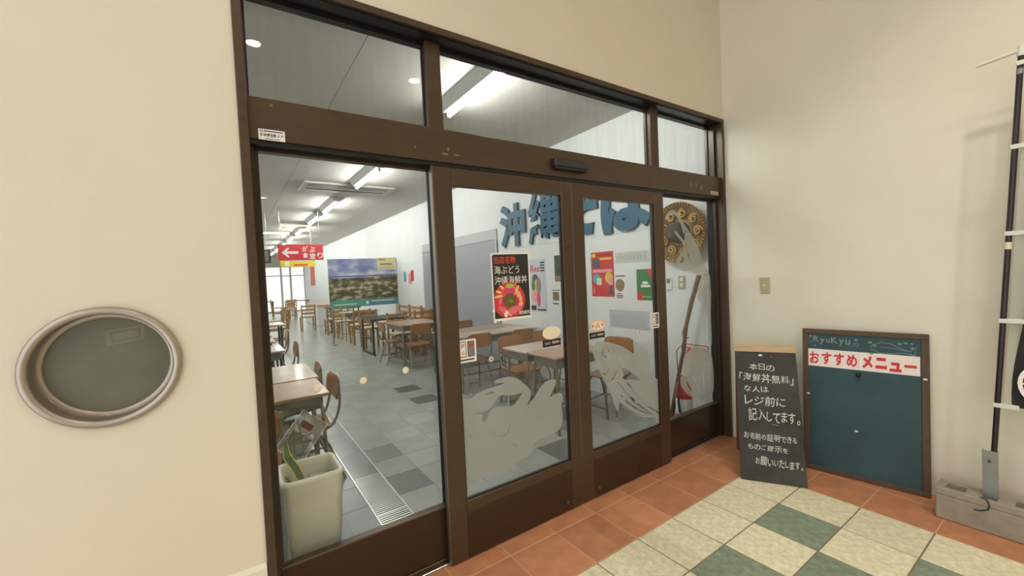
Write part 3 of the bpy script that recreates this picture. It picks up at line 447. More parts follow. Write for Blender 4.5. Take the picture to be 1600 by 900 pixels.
film('frosted_marlin_body', MARLIN_BODY, 0.066, M_FILM2, wr, o_, 'frosted marlin body on the glass')
film('frosted_marlin_flank', MARLIN_FLANK, 0.066, M_FILM2, wr, o_, 'frosted wavy marlin flank on the glass')
film('frosted_tail_fin', TAIL, 0.066, M_FILM2, wr, o_, 'frosted fan-shaped tail on the glass')

# ---- sliding leaves
def leaf(name, x0, x1, gl, gr, label):
    t = sempty(name, ((x0+x1)/2, 0.0, 0)); t['label'] = label; c = (x0+x1)/2
    a, b_, g0, g1, zb, zt = x0-c, x1-c, gl-c, gr-c, 0.305, 1.898
    MB().box(a, g0, 0, 0.038, 0.012, 1.988, M_BRONZE, 0.003).build('stile', t)
    MB().box(g1, b_, 0, 0.038, 0.012, 1.988, M_BRONZE, 0.003).build('stile', t)
    MB().box(g0, g1, 0.0015, 0.038, zt, 1.988, M_BRONZE, 0.002).build('top_rail', t)
    MB().box(g0, g1, 0.0015, 0.038, zb-0.06, zb, M_BRONZE, 0.003).build('bottom_rail', t)
    MB().box(g0, g1, 0.0015, 0.036, 0.012, zb-0.06, M_KICK, 0.001).build('kick_panel', t)
    MB().box(g0, g1, 0.017, 0.023, zb, zt, M_GLASS).build('pane', t)
    for q in ((g0, g0+0.007, zb, zt), (g1-0.007, g1, zb, zt)): MB().box(q[0], q[1], 0.008, 0.017, q[2], q[3], M_GASKET).build('gasket', t)
    MB().box(g0, g1, 0.006, 0.017, zb, zb+0.008, M_GASKET).build('gasket', t)
    MB().box(a-0.003, a, 0.004, 0.034, 0.012, 1.988, M_EDGE).build('edge_strip', t)
    return t
LL = leaf('door_1', -2.115, -1.222, -2.018, -1.300, 'left sliding glass leaf with the frosted curling figure')
LR = leaf('door_2', -1.216, -0.318, -1.120, -0.425, 'right sliding glass leaf with the frosted fish')
film('frosted_curling_figure', LION, 0.0165, M_FILM, LL, LL.location, 'frosted curling wave-like figure on the glass')
film('frosted_fish', FISH, 0.0165, M_FILM, LR, LR.location, 'frosted fish on the glass')
film('frosted_fish_eye', FISHEYE, 0.0165, M_FILM, LR, LR.location, 'frosted round eye of the fish')
for t, x in ((LL, -1.345), (LR, -1.077)):
    MB().lathe([(0.0, -0.010), (0.007, -0.009), (0.011, -0.004), (0.012, 0.002)], M_BRONZE, 16, 'Y', (x-t.location.x, 0, 0.06)).build('bolt_cap', t)

# ================================================================== DINING HALL SHELL
YF = 24.0; XW = -6.0
fl = struct(MB().box(XW, XI, 0.06, YF, -0.08, -0.0018, M_IGROUT).build('floor_dining'))
gx = [-5.3, -4.99, -4.68, -4.37, -4.06, -3.755, -3.45, -3.145, -2.84, -2.565, -2.29]; cols = [(gx[i], gx[i+1]) for i in range(4, len(gx)-1)]
cols += [(-2.09, -1.84), (-1.84, -1.535), (-1.535, -1.23), (-1.23, -0.924), (-0.924, -0.618), (-0.618, -0.312), (-0.312, -0.006), (-0.006, 0.30), (0.30, XI)]
y0 = 0.10
rows = [(0.10, 0.248), (0.248, 0.554), (0.554, 0.86)] + [(0.86+k*S, 0.86+(k+1)*S) for k in range(15)]
for ci, (x0, x1) in enumerate(cols):
    for ri, (a, b) in enumerate(rows):
        dark = (x0 in (-2.09,) and ri in (3, 5)) or (x0 == -1.23 and ri in (9, 11)) or (x1 <= -2.2) or (x0 in (-0.312,) and ri in (1, 4, 6)) or (x0 == -0.924 and ri in (2,))
        link('hall_tile', tile_mesh(x1-x0, b-a, M_ITD if dark else M_IT, 0.003), fl, ((x0+x1)/2, (a+b)/2, 0))
yE = rows[-1][1]
rest = MB()
for x0, x1 in [(XW, cols[0][0])]: rest.box(x0+0.002, x1-0.002, 0.1, yE, -0.006, 0, M_ITD)
for k in range(int((YF-yE)/0.612)+1):
    a = yE+k*0.612; b = min(a+0.608, YF)
    for q in range(11):
        xa = XW+q*0.601; rest.box(xa+0.002, xa+0.599, a+0.002, b, -0.006, 0, M_IT)
tag(rest.build('far_tiles', fl), kind='stuff')
# drain strip with grating running into the hall
gt = thing('floor_grating', 'ribbed steel floor grating strip running in from the glass', 'grating', (-2.19, 0.12, 0))
MB().box(-0.097, 0.097, 0.0, 4.2, -0.005, -0.001, M_ITD).build('channel', gt)
for x in (-0.100, 0.092): MB().box(x, x+0.008, 0.0, 4.2, -0.004, 0.003, M_STEEL).build('edge_rail', gt)
bar = MB().box(-0.092, 0.092, -0.005, 0.005, -0.003, 0.003, M_STEEL)
b0 = bar.build('bar', gt, (0, 0.02, 0)); bm_ = b0.data
for k in range(1, 50): link('bar', bm_, gt, (0, 0.02+k*0.0225, 0))
MB().box(-0.092, 0.092, 0.57, 0.582, -0.002, 0.004, M_STEEL).build('cross_bar', gt); MB().box(-0.092, 0.092, 1.14, 1.152, -0.002, 0.004, M_STEEL).build('cross_bar', gt)

# walls of the hall, panelled on the right
whr = struct(MB().box(XI, XI+0.12, 0.10, YF, 0, HC, M_HGAP).build('wall_dining_right'))
pm = {}
for k in range(-2, 25):
    a = 1.74+k*0.91; b = a+0.91; a = max(a, 0.10); b = min(b, YF)
    if b <= a: continue
    for z0, z1 in ((0, 1.842), (1.842, HC)):
        key = (round(b-a, 3), z0)
        if key not in pm:
            q = MB().box(-0.006, 0.0, 0.0015, b-a-0.0015, z0+0.0015, z1-0.0015, M_HWALL); me = bpy.data.meshes.new('wall_panel'); me.from_pydata(q.v, [], q.f); me.materials.append(M_HWALL); pm[key] = me
        link('wall_panel', pm[key], whr, (XI, a, 0))
struct(MB().box(XW-0.12, XW, 0.10, YF, 0, HC, M_HWALL).build('wall_dining_left'))
struct(MB().box(XW, -4.6, 0.0, 0.10, 0, LC, M_HWALL).build('wall_dining_front'))
ce = struct(MB().box(XW, XI, 0.10, YF, HC+0.006, HC+0.1, M_CGAP).build('ceiling_dining'))
pc = {}
for i in range(8):
    x0 = max(-2.09-0.91*5+0.91*i, XW); x1 = min(-2.09-0.91*5+0.91*(i+1), XI)
    if x1 <= x0: continue
    for k in range(14):
        a = 0.10+k*1.82; b = min(a+1.82, YF)
        if a >= YF: continue
        key = (round(x1-x0, 3), round(b-a, 3))
        if key not in pc:
            q = MB().box(0.002, x1-x0-0.002, 0.0008, b-a-0.0008, 0, 0.006, M_CEIL); me = bpy.data.meshes.new('ceiling_panel'); me.from_pydata(q.v, [], q.f); me.materials.append(M_CEIL); pc[key] = me
        link('ceiling_panel', pc[key], ce, (x0, a, HC))
# far wall with tall windows to the daylight
M_FARW = mat('far_wall', (205, 196, 180), 0.8)
wf = MB(); wf.box(XW, XI, YF, YF+0.12, 2.5, HC, M_FARW)
edges = [-6.0, -4.9, -3.6, -2.3, -1.5, -0.55, -0.1, 0.61]
struct(wf.build('wall_dining_far'))
M_WFRM = mat('white_window_frame', (200, 198, 192), 0.5)
for k in range(7):
    x0, x1 = edges[k], edges[k+1]
    t = sempty('window_%d' % (7+k), ((x0+x1)/2, YF, 0)); hw = (x1-x0)/2
    for q in (-hw, hw-0.05): MB().box(q, q+0.05, 0, 0.08, 0, 2.5, M_WFRM).build('stile', t)
    for z in (0.0, 1.95, 2.44): MB().box(-hw+0.05, hw-0.05, 0, 0.08, z, z+0.06, M_WFRM).build('rail', t)
    MB().box(-hw+0.05, hw-0.05, 0.037, 0.043, 0.06, 2.44, M_GLASS).build('pane', t)
# ================================================================== LOBBY THINGS
# ---- leaning chalkboard with brown frame
M_FRAME = mat('weathered_brown_frame', (84, 66, 52), 0.6, var=0.2, vs=14, stretch=(3, 3, 1))
M_BLUEB = mat('blue_green_chalkboard', (46, 76, 84), 0.62, var=0.16, vs=5)
M_CHALK = mat('chalk', (214, 216, 210), 0.9)
M_CHALKD = mat('faint_chalk', (120, 140, 144), 0.9)
M_RED = mat('poster_red', (204, 46, 56), 0.5)
bx = thing('framed_chalkboard', 'large blue-green chalkboard in a brown frame with a red lettered strip, leaning by the wall', 'chalkboard', (0.302, -0.622, 0.0), math.radians(-80.5))
BW, BH, LEAN = 0.628, 0.975, math.radians(2.6)
rl = (-LEAN, 0, 0); f = 0.032
MB().box(0, BW, 0, 0.022, BH-f, BH, M_FRAME, 0.003).build('frame_rail', bx, None, rl)
MB().box(0, BW, 0, 0.022, 0.001, f, M_FRAME, 0.003).build('frame_rail', bx, None, rl)
MB().box(0, f, 0.001, 0.023, f, BH-f, M_FRAME, 0.003).build('frame_stile', bx, None, rl)
MB().box(BW-f*1.15, BW, 0.001, 0.023, f, BH-f, M_FRAME, 0.003).build('frame_stile', bx, None, rl)
MB().box(f-0.004, BW-f*1.15+0.004, 0.008, 0.018, f-0.004, BH-f+0.004, M_BLUEB).build('board_panel', bx, None, rl)
c = Print(0.0078, 0.0001)
c.text('RyuKyu', 0.060, 0.872, 0.058, M_CHALKD, 0.200, jit=0.08, rot=-0.03, bold=0.02)
c.text('の', 0.275, 0.872, 0.028, M_CHALKD, 0.03)
fx, fz = 0.46, 0.875
c.line([(fx-0.10, fz+0.003), (fx-0.05, fz+0.035), (fx, fz+0.030), (fx+0.05, fz+0.0), (fx+0.09, fz-0.012)], 0.004, M_CHALKD)
c.line([(fx-0.10, fz-0.010), (fx-0.05, fz-0.034), (fx+0.01, fz-0.030), (fx+0.06, fz-0.022), (fx+0.09, fz-0.026)], 0.004, M_CHALKD)
c.line([(fx-0.05, fz+0.006), (fx, fz+0.004), (fx+0.07, fz-0.010)], 0.003, M_CHALKD)
c.line([(fx+0.085, fz-0.012), (fx+0.115, fz+0.02), (fx+0.105, fz-0.018), (fx+0.120, fz-0.05), (fx+0.085, fz-0.028)], 0.003, M_CHALKD)
c.ell(fx-0.075, fz+0.01, 0.006, 0.005, M_CHALKD, 10)
for u, v, r in ((0.045, 0.925, 0.008), (0.045, 0.885, 0.005), (0.07, 0.862, 0.006), (0.36, 0.905, 0.009), (0.375, 0.89, 0.006), (0.365, 0.835, 0.009), (0.5, 0.908, 0.009), (0.525, 0.915, 0.008), (0.557, 0.885, 0.009), (0.553, 0.912, 0.006), (0.56, 0.845, 0.006), (0.29, 0.915, 0.008)):
    c.ell(u, v, r*1.2, r*0.8, M_CHALKD, 10)
tag(c.build('chalk_drawing', bx, None, rl), 'faint chalk title and fish drawing')
st = Print(0.0068, 0.0002); st.b.box(0.030, BW-0.040, 0.0068, 0.0078, 0.720, 0.838, mat('laminated_strip', (232, 222, 220), 0.25))
st.y = 0.0068
for k, ch in enumerate('おすすめメニュー'):
    u = 0.040+k*0.067+(0.010 if k > 3 else 0)
    hh = {'ュ': 0.060, 'ニ': 0.072, 'ー': 0.018}.get(ch, 0.082); vv = {'ュ': 0.732, 'ー': 0.765, 'ニ': 0.742}.get(ch, 0.737)
    st.text(ch, u, vv, hh, M_RED, 0.054, bold=0.032 if ch in 'おすめ' else 0.06, res=4)
st.rect(0.306, 0.322, 0.722, 0.836, M_WHITE)
tag(st.build('menu_strip', bx, None, rl), 'white laminated strip lettered in red')
h = MB(); h.lathe([(0.0, -0.012), (0.012, -0.010), (0.014, 0.0), (0.014, 0.008)], M_BLACK, 14, 'Y', (0.300, 0, 0.690)); h.tube([(0.30, -0.004, 0.678), (0.30, -0.016, 0.664), (0.302, -0.018, 0.655)], 0.004, M_BLACK, 6)
tag(h.build('magnet_hook', bx, None, rl), 'small dark magnetic hook')
for u, v in ((0.277, 0.315), (0.60, 0.700), (0.022, 0.52)):
    MB().box(u, u+0.018, -0.003, 0.004, v, v+0.012, M_CHALK, 0.002).build('paint_chip', bx, None, rl)

# ---- small black folding sign
M_BLKB = mat('black_chalkboard', (38, 38, 37), 0.7, c2=(66, 66, 63), vs=4)
M_SIGNW = mat('pine_batten', (188, 162, 130), 0.6, var=0.12, vs=8, stretch=(1, 6, 6))
M_LEGW = mat('worn_brown_leg', (120, 80, 50), 0.6, var=0.2, vs=10)
AW, AH, AL = 0.372, 0.918, math.radians(20.5)
ab = thing('folding_chalkboard_sign', 'small black folding chalkboard covered in white handwriting with a wooden top batten', 'sign', (-0.190, -0.436, 0), math.radians(-59.5))
ra = (-AL, 0, 0)
MB().box(0, AW, 0, 0.014, 0.006, AH-0.055, M_BLKB, 0.002).build('board_panel', ab, None, ra)
MB().box(-0.002, AW+0.002, -0.006, 0.020, AH-0.055, AH, M_SIGNW, 0.002).build('top_batten', ab, None, ra)
# rear legs lean the other way
ty, tz = AH*math.sin(AL), AH*math.cos(AL)
for u in (0.004, AW-0.034):
    b = MB(); y0_, y1_ = ty+0.006, ty+0.19; z1_ = tz-0.04
    b.add([(u, y0_, z1_), (u+0.03, y0_, z1_), (u+0.03, y0_+0.022, z1_), (u, y0_+0.022, z1_), (u, y1_, 0), (u+0.03, y1_, 0), (u+0.03, y1_+0.022, 0), (u, y1_+0.022, 0)],
          [(0, 3, 2, 1), (4, 5, 6, 7), (0, 1, 5, 4), (1, 2, 6, 5), (2, 3, 7, 6), (3, 0, 4, 7)], M_LEGW)
    b.build('rear_leg', ab)
yy = ty+0.006+0.18*0.8; zz = (tz-0.04)*0.2
MB().box(0.034, AW-0.034, yy, yy+0.016, zz-0.02, zz+0.02, M_LEGW).build('rear_rail', ab)
w_ = Print(-0.0002, 0.0001); K = AH-0.055
for body, u, t, hgt, wd in (('本日の', 0.085, 0.150, 0.050, 0.155), ('「海鮮丼無料」', 0.020, 0.245, 0.068, 0.325), ('な人は', 0.045, 0.325, 0.046, 0.150), ('レジ前に', 0.045, 0.425, 0.066, 0.240),
                           ('記入してます。', 0.062, 0.550, 0.085, 0.300), ('お名前の証明できる', 0.030, 0.690, 0.048, 0.305), ('ものご提示を', 0.050, 0.765, 0.040, 0.230), ('お願いいたします。', 0.090, 0.875, 0.056, 0.265)):
    q_ = Print(-0.0002, 0.0001); q_.text(body, u, K*(1-t), hgt, M_CHALK, wd, bold=0.002, jit=0.10, rot=-0.035); tag(q_.build('chalk_line', ab, None, ra), 'line of white chalk handwriting')
w_.line([(0.20, K*0.78), (0.26, K*0.772), (0.33, K*0.775)], 0.004, M_CHALKD); w_.line([(0.21, K*0.772), (0.27, K*0.764), (0.335, K*0.766)], 0.004, M_CHALKD)
w_.ell(0.16, K-0.022, 0.014, 0.008, M_CHALK, 9); w_.ell(0.225, K-0.030, 0.005, 0.004, M_CHALKD, 7)
w_.line([(0.20, K*0.435), (0.24, K*0.428)], 0.004, M_CHALKD)
tag(w_.build('chalk_smudges', ab, None, ra), 'chalk smudges', kind='stuff')

# ---- banner pole in a concrete block
M_CONC = mat('rough_concrete', (150, 144, 130), 0.9, var=0.14, vs=14, bump=0.5, bs=70)
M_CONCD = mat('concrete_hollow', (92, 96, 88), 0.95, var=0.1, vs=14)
M_GALV = mat('galvanised_steel', (142, 146, 144), 0.42, 0.55, var=0.12, vs=14)
M_POLE = mat('black_purple_pole', (38, 28, 36), 0.3)
M_TAPE = mat('white_strap', (216, 214, 208), 0.6)
cbk = thing('concrete_block', 'grey concrete block lying by the wall with banner pole standing in it', 'block', (0.262, -1.489, 0))
b = MB(); X0, X1, Y0, Y1, Z1 = -0.068, 0.068, -0.195, 0.195, 0.172
b.box(X0, X1, Y0, Y1, 0, 0.135, M_CONC, 0.006)
ch = [(Y0, Y0+0.028), (-0.075, -0.030), (0.030, 0.075), (Y1-0.028, Y1)]     # webs; gaps are the open cores
b.box(X0, X0+0.030, Y0, Y1, 0.135, Z1, M_CONC, 0.004); b.box(X1-0.030, X1, Y0, Y1, 0.135, Z1, M_CONC, 0.004)
for a, q in ((Y0, Y0+0.035), (-0.085, -0.026), (0.026, 0.085), (Y1-0.035, Y1)): b.box(X0+0.03, X1-0.03, a, q, 0.135, Z1, M_CONC, 0.002)
b.build('block_body', cbk)
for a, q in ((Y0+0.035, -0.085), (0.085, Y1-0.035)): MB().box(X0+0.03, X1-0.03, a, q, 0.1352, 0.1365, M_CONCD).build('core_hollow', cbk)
br = MB(); br.box(-0.012, -0.008, -0.027, 0.027, 0.1365, 0.415, M_GALV); br.box(-0.008, 0.014, -0.027, -0.023, 0.1365, 0.415, M_GALV); br.box(-0.008, 0.014, 0.023, 0.027, 0.1365, 0.415, M_GALV)
br.lathe([(0.0, -0.016), (0.005, -0.015), (0.006, -0.011)], M_BLACK, 10, 'X', (0.0, 0.002, 0.36))
br.build('pole_bracket', cbk)
MB().tube([(-0.055, 0.03, 0.174), (-0.068, 0.005, 0.176), (-0.074, -0.005, 0.150), (-0.076, 0.0, 0.128), (-0.076, 0.025, 0.112), (-0.078, 0.050, 0.108)], 0.003, M_BLACK, 6).build('wire_hook', cbk)
def ppt(z): return Vector((0.004, -0.003-0.050*(z-0.2), z))
pole = thing('banner_pole', 'slim black banner pole with white crossbar standing in the concrete block', 'pole', (0.262, -1.489, 0))
MB().tube([ppt(0.172), ppt(1.2), ppt(2.395)], 0.0115, M_POLE, 12).build('shaft', pole)
MB().tube([ppt(1.455), ppt(1.49)], 0.0135, mat('cream_joint', (220, 212, 180), 0.5), 12).build('joint_band', pole)
MB().tube([ppt(2.385), ppt(2.40), ppt(2.418), ppt(2.436)], [0.014, 0.015, 0.014, 0.013], M_TAPE, 12).build('cap', pole)
MB().tube([ppt(2.30), ppt(2.325)], 0.0125, M_GALV, 12).build('clip', pole)
M_WBAR = mat('white_crossbar', (214, 212, 198), 0.4)
MB().tube([(0.004, 0.035, 2.397), (0.004, -0.10, 2.412), (0.004, -0.60, 2.455)], 0.009, M_WBAR, 8).build('crossbar', pole)
flg = thing('banner_flag', 'black cloth banner with a white ring emblem strapped to the slim pole', 'banner', (0.262, -1.489, 0))
M_FLAG = mat('black_cloth', (36, 36, 38), 0.85, var=0.1, vs=10, bump=0.2, bs=300)
M_FLAGW = film_mat('sheer_white_hem', (214, 214, 204), 0.35, 0.35)
n = 24; V = []; F = []; V2 = []
def fy(u, z): return ppt(z).y - u
for j in range(n+1):
    z = 0.66+(2.33-0.66)*j/n
    e = 0.078 - 0.036*math.exp(-((z-0.78)/0.30)**2)        # left edge bellies in towards the pole
    V2 += [(0.004+0.004*math.sin(z*7), fy(0.020, z), z), (0.004+0.004*math.sin(z*7+1), fy(e, z), z)]
    for i in range(9):
        u = e+(0.60-e)*i/8; V.append((0.004+0.010*math.sin(u*16+z*3)+0.005*math.sin(z*9), fy(u, z), z))
for j in range(n):
    for i in range(8): F.append((j*9+i, j*9+i+1, (j+1)*9+i+1, (j+1)*9+i))
b = MB().add(V, F, M_FLAG, True); b.build('cloth', flg)
MB().add(V2, [(2*j, 2*j+1, 2*j+3, 2*j+2) for j in range(n)], M_FLAGW, True).build('sheer_hem', flg)
em = Print(0, 0.0002)
for r, t in ((0.115, 0.016), (0.090, 0.006)): em.ring(0, 0, r*0.9, r, t, M_WHITE)
for k in range(14):
    a = 2*PI*k/14; em.rect(0.093*0.9*math.cos(a)-0.004, 0.093*0.9*math.cos(a)+0.004, 0.093*math.sin(a)-0.004, 0.093*math.sin(a)+0.004, M_WHITE)
em.line([(-0.055, 0.02), (-0.02, 0.05), (0.03, 0.03)], 0.012, M_WHITE); em.line([(-0.05, -0.03), (0.0, -0.02), (0.04, -0.05)], 0.012, M_WHITE)
tag(em.build('ring_emblem', flg, (-0.016, fy(0.165, 0.79), 0.79), (0, 0, -PI/2)), 'white ring emblem')
for z in (2.352, 1.955, 1.533, 1.095, 0.660):
    p = ppt(z); MB().box(p.x-0.0135, p.x+0.0135, fy(0.072, z), p.y+0.0145, z-0.011, z+0.011, M_TAPE, 0.002).build('strap', flg)

# ---- wall switch
sw = thing('wall_switch', 'small beige rocker switch plate on the pale right wall', 'switch', (XR, -0.322, 1.27), -PI/2)
M_SWP = mat('beige_plastic', (186, 178, 142), 0.5)
MB().box(-0.036, 0.036, -0.008, 0.0, -0.062, 0.062, M_SWP, 0.003).build('plate', sw)
MB().box(-0.022, 0.012, -0.011, -0.008, -0.045, 0.045, M_SWP, 0.001).build('rocker', sw)
MB().box(-0.018, 0.006, -0.013, -0.011, -0.004, 0.008, mat('pale_lamp', (238, 230, 206), 0.4), 0.001).build('indicator', sw)

# ---- door sensor, stickers, poster
ds = thing('door_sensor', 'black door motion sensor mounted on the transom rail', 'sensor', (-1.243, -0.012, 2.042))
MB().box(-0.132, 0.132, -0.040, 0.0, 0.012, 0.060, mat('charcoal_plastic', (46, 46, 46), 0.38), 0.006).build('housing', ds)
MB().box(-0.126, 0.126, -0.034, -0.004, 0.0, 0.014, M_BLACK, 0.003).build('lens_window', ds)
M_NAVY = mat('navy_ink', (44, 44, 92), 0.5); M_INK = mat('black_ink', (28, 26, 26), 0.5); M_GREYI = mat('grey_ink', (128, 126, 126), 0.6)
def sheet(name, label, cat, loc, wd, ht, m, rot=(0, 0, 0), th=0.0006, pname='print', group=None):
    """a printed sheet, lower-left corner at loc; returns (thing, Print)"""
    t = thing(name, label, cat, loc, rot=rot, group=group)
    MB().box(0, wd, -th, 0, 0, ht, m).build('sheet', t)
    return t, Print(-th, 0.00012)
t, p = sheet('maker_sticker', 'white door maker sticker on the left end of the transom rail', 'sticker', (-2.829, -0.0125, 2.004), 0.090, 0.041, M_WHITE)
p.text('㈱寺岡自動ドア', 0.006, 0.012, 0.014, M_NAVY, 0.078, bold=0.03); p.ring(0.010, 0.034, 0.005, 0.005, 0.002, M_NAVY, 12); p.rect(0.018, 0.084, 0.032, 0.036, M_NAVY); p.rect(0.022, 0.072, 0.004, 0.007, M_GREYI); p.build('print', t)
t, p = sheet('rail_label', 'tiny pale label at the right end of the transom rail', 'sticker', (0.290, -0.0125, 2.018), 0.110, 0.026, mat('pinkish_label', (196, 176, 164), 0.6)); p.rect(0.012, 0.098, 0.009, 0.016, M_GREYI); p.build('print', t)

GF = 0.0168      # front face of the leaf glass
M_IVORY0 = mat('squid_white', (244, 222, 206), 0.5); M_PKR = mat('sashimi_pink', (226, 110, 130), 0.5); M_PKR2 = mat('tuna_pink', (214, 72, 110), 0.5); M_SAL = mat('salmon', (240, 168, 150), 0.5); M_EGG = mat('egg_yellow', (238, 196, 120), 0.5)
M_SEAG = mat('sea_grape_green', (104, 92, 48), 0.5); M_LIME = mat('lime', (176, 190, 80), 0.5); M_BOWL = mat('red_bowl', (212, 62, 52), 0.5); M_CHAR = mat('charcoal_print', (42, 40, 42), 0.5); M_ORED = mat('orange_red', (222, 74, 48), 0.5)
t, p = sheet('menu_poster', 'black and red seafood bowl poster taped to the left sliding leaf', 'poster', (-1.797, GF, 1.196), 0.254, 0.366, M_WHITE, rot=(0, math.radians(-0.4), 0))
p.rect(0.008, 0.246, 0.012, 0.358, M_CHAR)
p.text('当店名物', 0.018, 0.308, 0.040, M_ORED, 0.142, bold=0.008); p.text('海ぶどう', 0.018, 0.252, 0.044, M_WHITE, 0.165); p.text('沖縄海鮮丼', 0.018, 0.196, 0.044, M_WHITE, 0.215)
cu_, cv_ = 0.108, 0.106
def clipb(pts): return [(min(max(u, 0.0085), 0.2455), max(v, 0.0125)) for u, v in pts]
p.poly(clipb([(cu_+0.104*math.cos(2*PI*k/36), cv_+0.100*math.sin(2*PI*k/36)) for k in range(36)]), M_BOWL)
p.ell(cu_+0.005, cv_+0.076, 0.028, 0.016, M_LIME, 14)
for a, r, m, L_, W_, tw in ((2.75, 0.070, M_EGG, 0.034, 0.007, 0.5), (2.45, 0.072, M_EGG, 0.036, 0.008, 0.4), (2.1, 0.074, M_EGG, 0.034, 0.007, 0.3), (1.1, 0.070, M_PKR, 0.034, 0.007, 0.1), (0.85, 0.070, M_EGG, 0.034, 0.010, 0.1),
        (0.45, 0.068, M_SAL, 0.020, 0.015, 1.2), (0.05, 0.074, M_SAL, 0.020, 0.012, 1.5), (-0.35, 0.076, M_SAL, 0.020, 0.014, 1.3), (-0.75, 0.070, M_PKR, 0.024, 0.018, 1.0), (-1.15, 0.060, M_PKR, 0.026, 0.018, 1.6), (-1.6, 0.068, M_SAL, 0.020, 0.013, 0.3), (-1.95, 0.076, M_IVORY0, 0.020, 0.014, 0.2),
        (-2.3, 0.066, M_PKR, 0.020, 0.014, 0.5), (-2.65, 0.074, M_PKR, 0.022, 0.012, 1.4), (-3.0, 0.070, M_PKR2, 0.024, 0.012, 1.5), (3.1, 0.060, M_PKR, 0.020, 0.010, 1.5)):
    ca, sa = math.cos(a+tw), math.sin(a+tw); x, y = cu_+math.cos(a)*r, cv_+math.sin(a)*r
    p.poly(clipb([(x+ca*L_*math.cos(q)-sa*W_*math.sin(q), y+sa*L_*math.cos(q)+ca*W_*math.sin(q)) for q in [2*PI*k/9+0.3 for k in range(9)]]), m)
p.ell(cu_-0.018, cv_+0.044, 0.034, 0.026, M_PKR2, 14); p.ell(cu_+0.016, cv_+0.048, 0.024, 0.022, M_PKR2, 14); p.ell(cu_+0.02, cv_-0.056, 0.030, 0.022, M_PKR, 14)
p.ell(cu_, cv_, 0.042, 0.038, M_SEAG, 18)
M_SEAG2 = mat('sea_grape_light', (140, 132, 74), 0.5)
for k in range(16):
    a = random.uniform(0, 6.28); r = random.uniform(0, 0.030); a2 = random.uniform(0, 6.28); x, y = cu_+r*math.cos(a), cv_+r*math.sin(a); p.line([(x, y), (x+0.009*math.cos(a2), y+0.009*math.sin(a2)), (x+0.016*math.cos(a2+0.7), y+0.016*math.sin(a2+0.7))], 0.003, M_SEAG2)
p.text('RYUKYU', 0.166, 0.022, 0.020, M_WHITE, 0.076, bold=0.03)
p.build('print', t)
for u, v in ((-0.004, 0.352), (-0.006, 0.05), (0.0, -0.008)): MB().box(u, u+0.016, -0.0022, -0.0016, v, v+0.014, M_WHITE).build('tape_piece', t)

M_RORG = mat('notice_red', (206, 50, 60), 0.5)
def notice(loc, wd, ht, label):
    t = thing('caution_sticker', label, 'sticker', loc)
    r = 0.006; pts = []
    for cx, cy, a0 in ((wd-r, r, -PI/2), (wd-r, ht-r, 0), (r, ht-r, PI/2), (r, r, PI)): pts += [(cx+r*math.cos(a0+q*PI/8), cy+r*math.sin(a0+q*PI/8)) for q in range(5)]
    MB().poly_xz([pts], -0.0006, M_WHITE, 0.0006).build('sheet', t)
    p = Print(-0.0006, 0.00012)
    for k, m in ((0, M_WHITE), (1, M_GREYI)):
        u0 = wd*(0.09+0.44*k); u1 = u0+wd*0.37; p.rect(u0, u1, ht*0.24, ht*0.92, M_INK); p.rect(u0+wd*0.035, u1-wd*0.035, ht*0.27, ht*0.89, m)
        p.text('注意'[k], u0+wd*0.08, ht*0.64, ht*0.2, M_RORG, wd*0.22, bold=0.03)
    p.ell(wd*0.28, ht*0.42, wd*0.11, ht*0.10, mat('sticker_orange', (236, 190, 160), 0.5), 10)
    p.rect(wd*0.12, wd*0.88, ht*0.09, ht*0.15, M_INK); p.build('print', t)
notice((-2.021, GF, 1.004), 0.108, 0.118, 'white caution sticker low on the left edge of the left leaf glass')
notice((-0.497, GF-0.0175, 1.016), 0.082, 0.110, 'white caution sticker on the right stile of the right leaf')
M_IVORY = mat('ivory_sticker', (240, 228, 204), 0.5)
t = thing('oval_sticker', 'plain ivory oval sticker on the left leaf glass', 'sticker', (-1.403, GF, 1.091)); MB().poly_xz([[(0.069*math.cos(2*PI*k/36), 0.039*math.sin(2*PI*k/36)) for k in range(36)]], -0.0006, M_IVORY, 0.0006).build('sheet', t)
t = thing('oval_sticker', 'oval sticker with red marks and a triangle on the right leaf glass', 'sticker', (-1.020, GF, 1.094)); MB().poly_xz([[(0.069*math.cos(2*PI*k/36), 0.037*math.sin(2*PI*k/36)) for k in range(36)]], -0.0006, M_IVORY, 0.0006).build('sheet', t)
p = Print(-0.0006, 0.00012); p.ring(0, 0, 0.066, 0.034, 0.003, M_ORED); p.line([(-0.018, -0.018), (0, 0.024), (0.018, -0.018)], 0.003, M_INK); p.line([(-0.012, -0.018), (0, 0.006), (0.012, -0.018)], 0.003, M_INK)
p.text('自', -0.052, -0.010, 0.018, M_RORG, 0.018, bold=0.03); p.text('動', 0.034, -0.010, 0.018, M_RORG, 0.018, bold=0.03); p.build('print', t)
for x, lb in ((-1.473, 'small black label below the plain ivory oval on the left leaf'), (-1.096, 'small black label below the marked oval on the right leaf')):
    t, p = sheet('door_label', lb, 'sticker', (x, GF, 1.012), 0.137, 0.040, M_BLACK); p.rect(0.014, 0.058, 0.012, 0.027, M_GREYI); p.rect(0.070, 0.122, 0.014, 0.029, mat('label_buff', (176, 160, 140), 0.6)); p.ring(0.127, 0.020, 0.006, 0.008, 0.002, M_GREYI, 12); p.build('print', t)
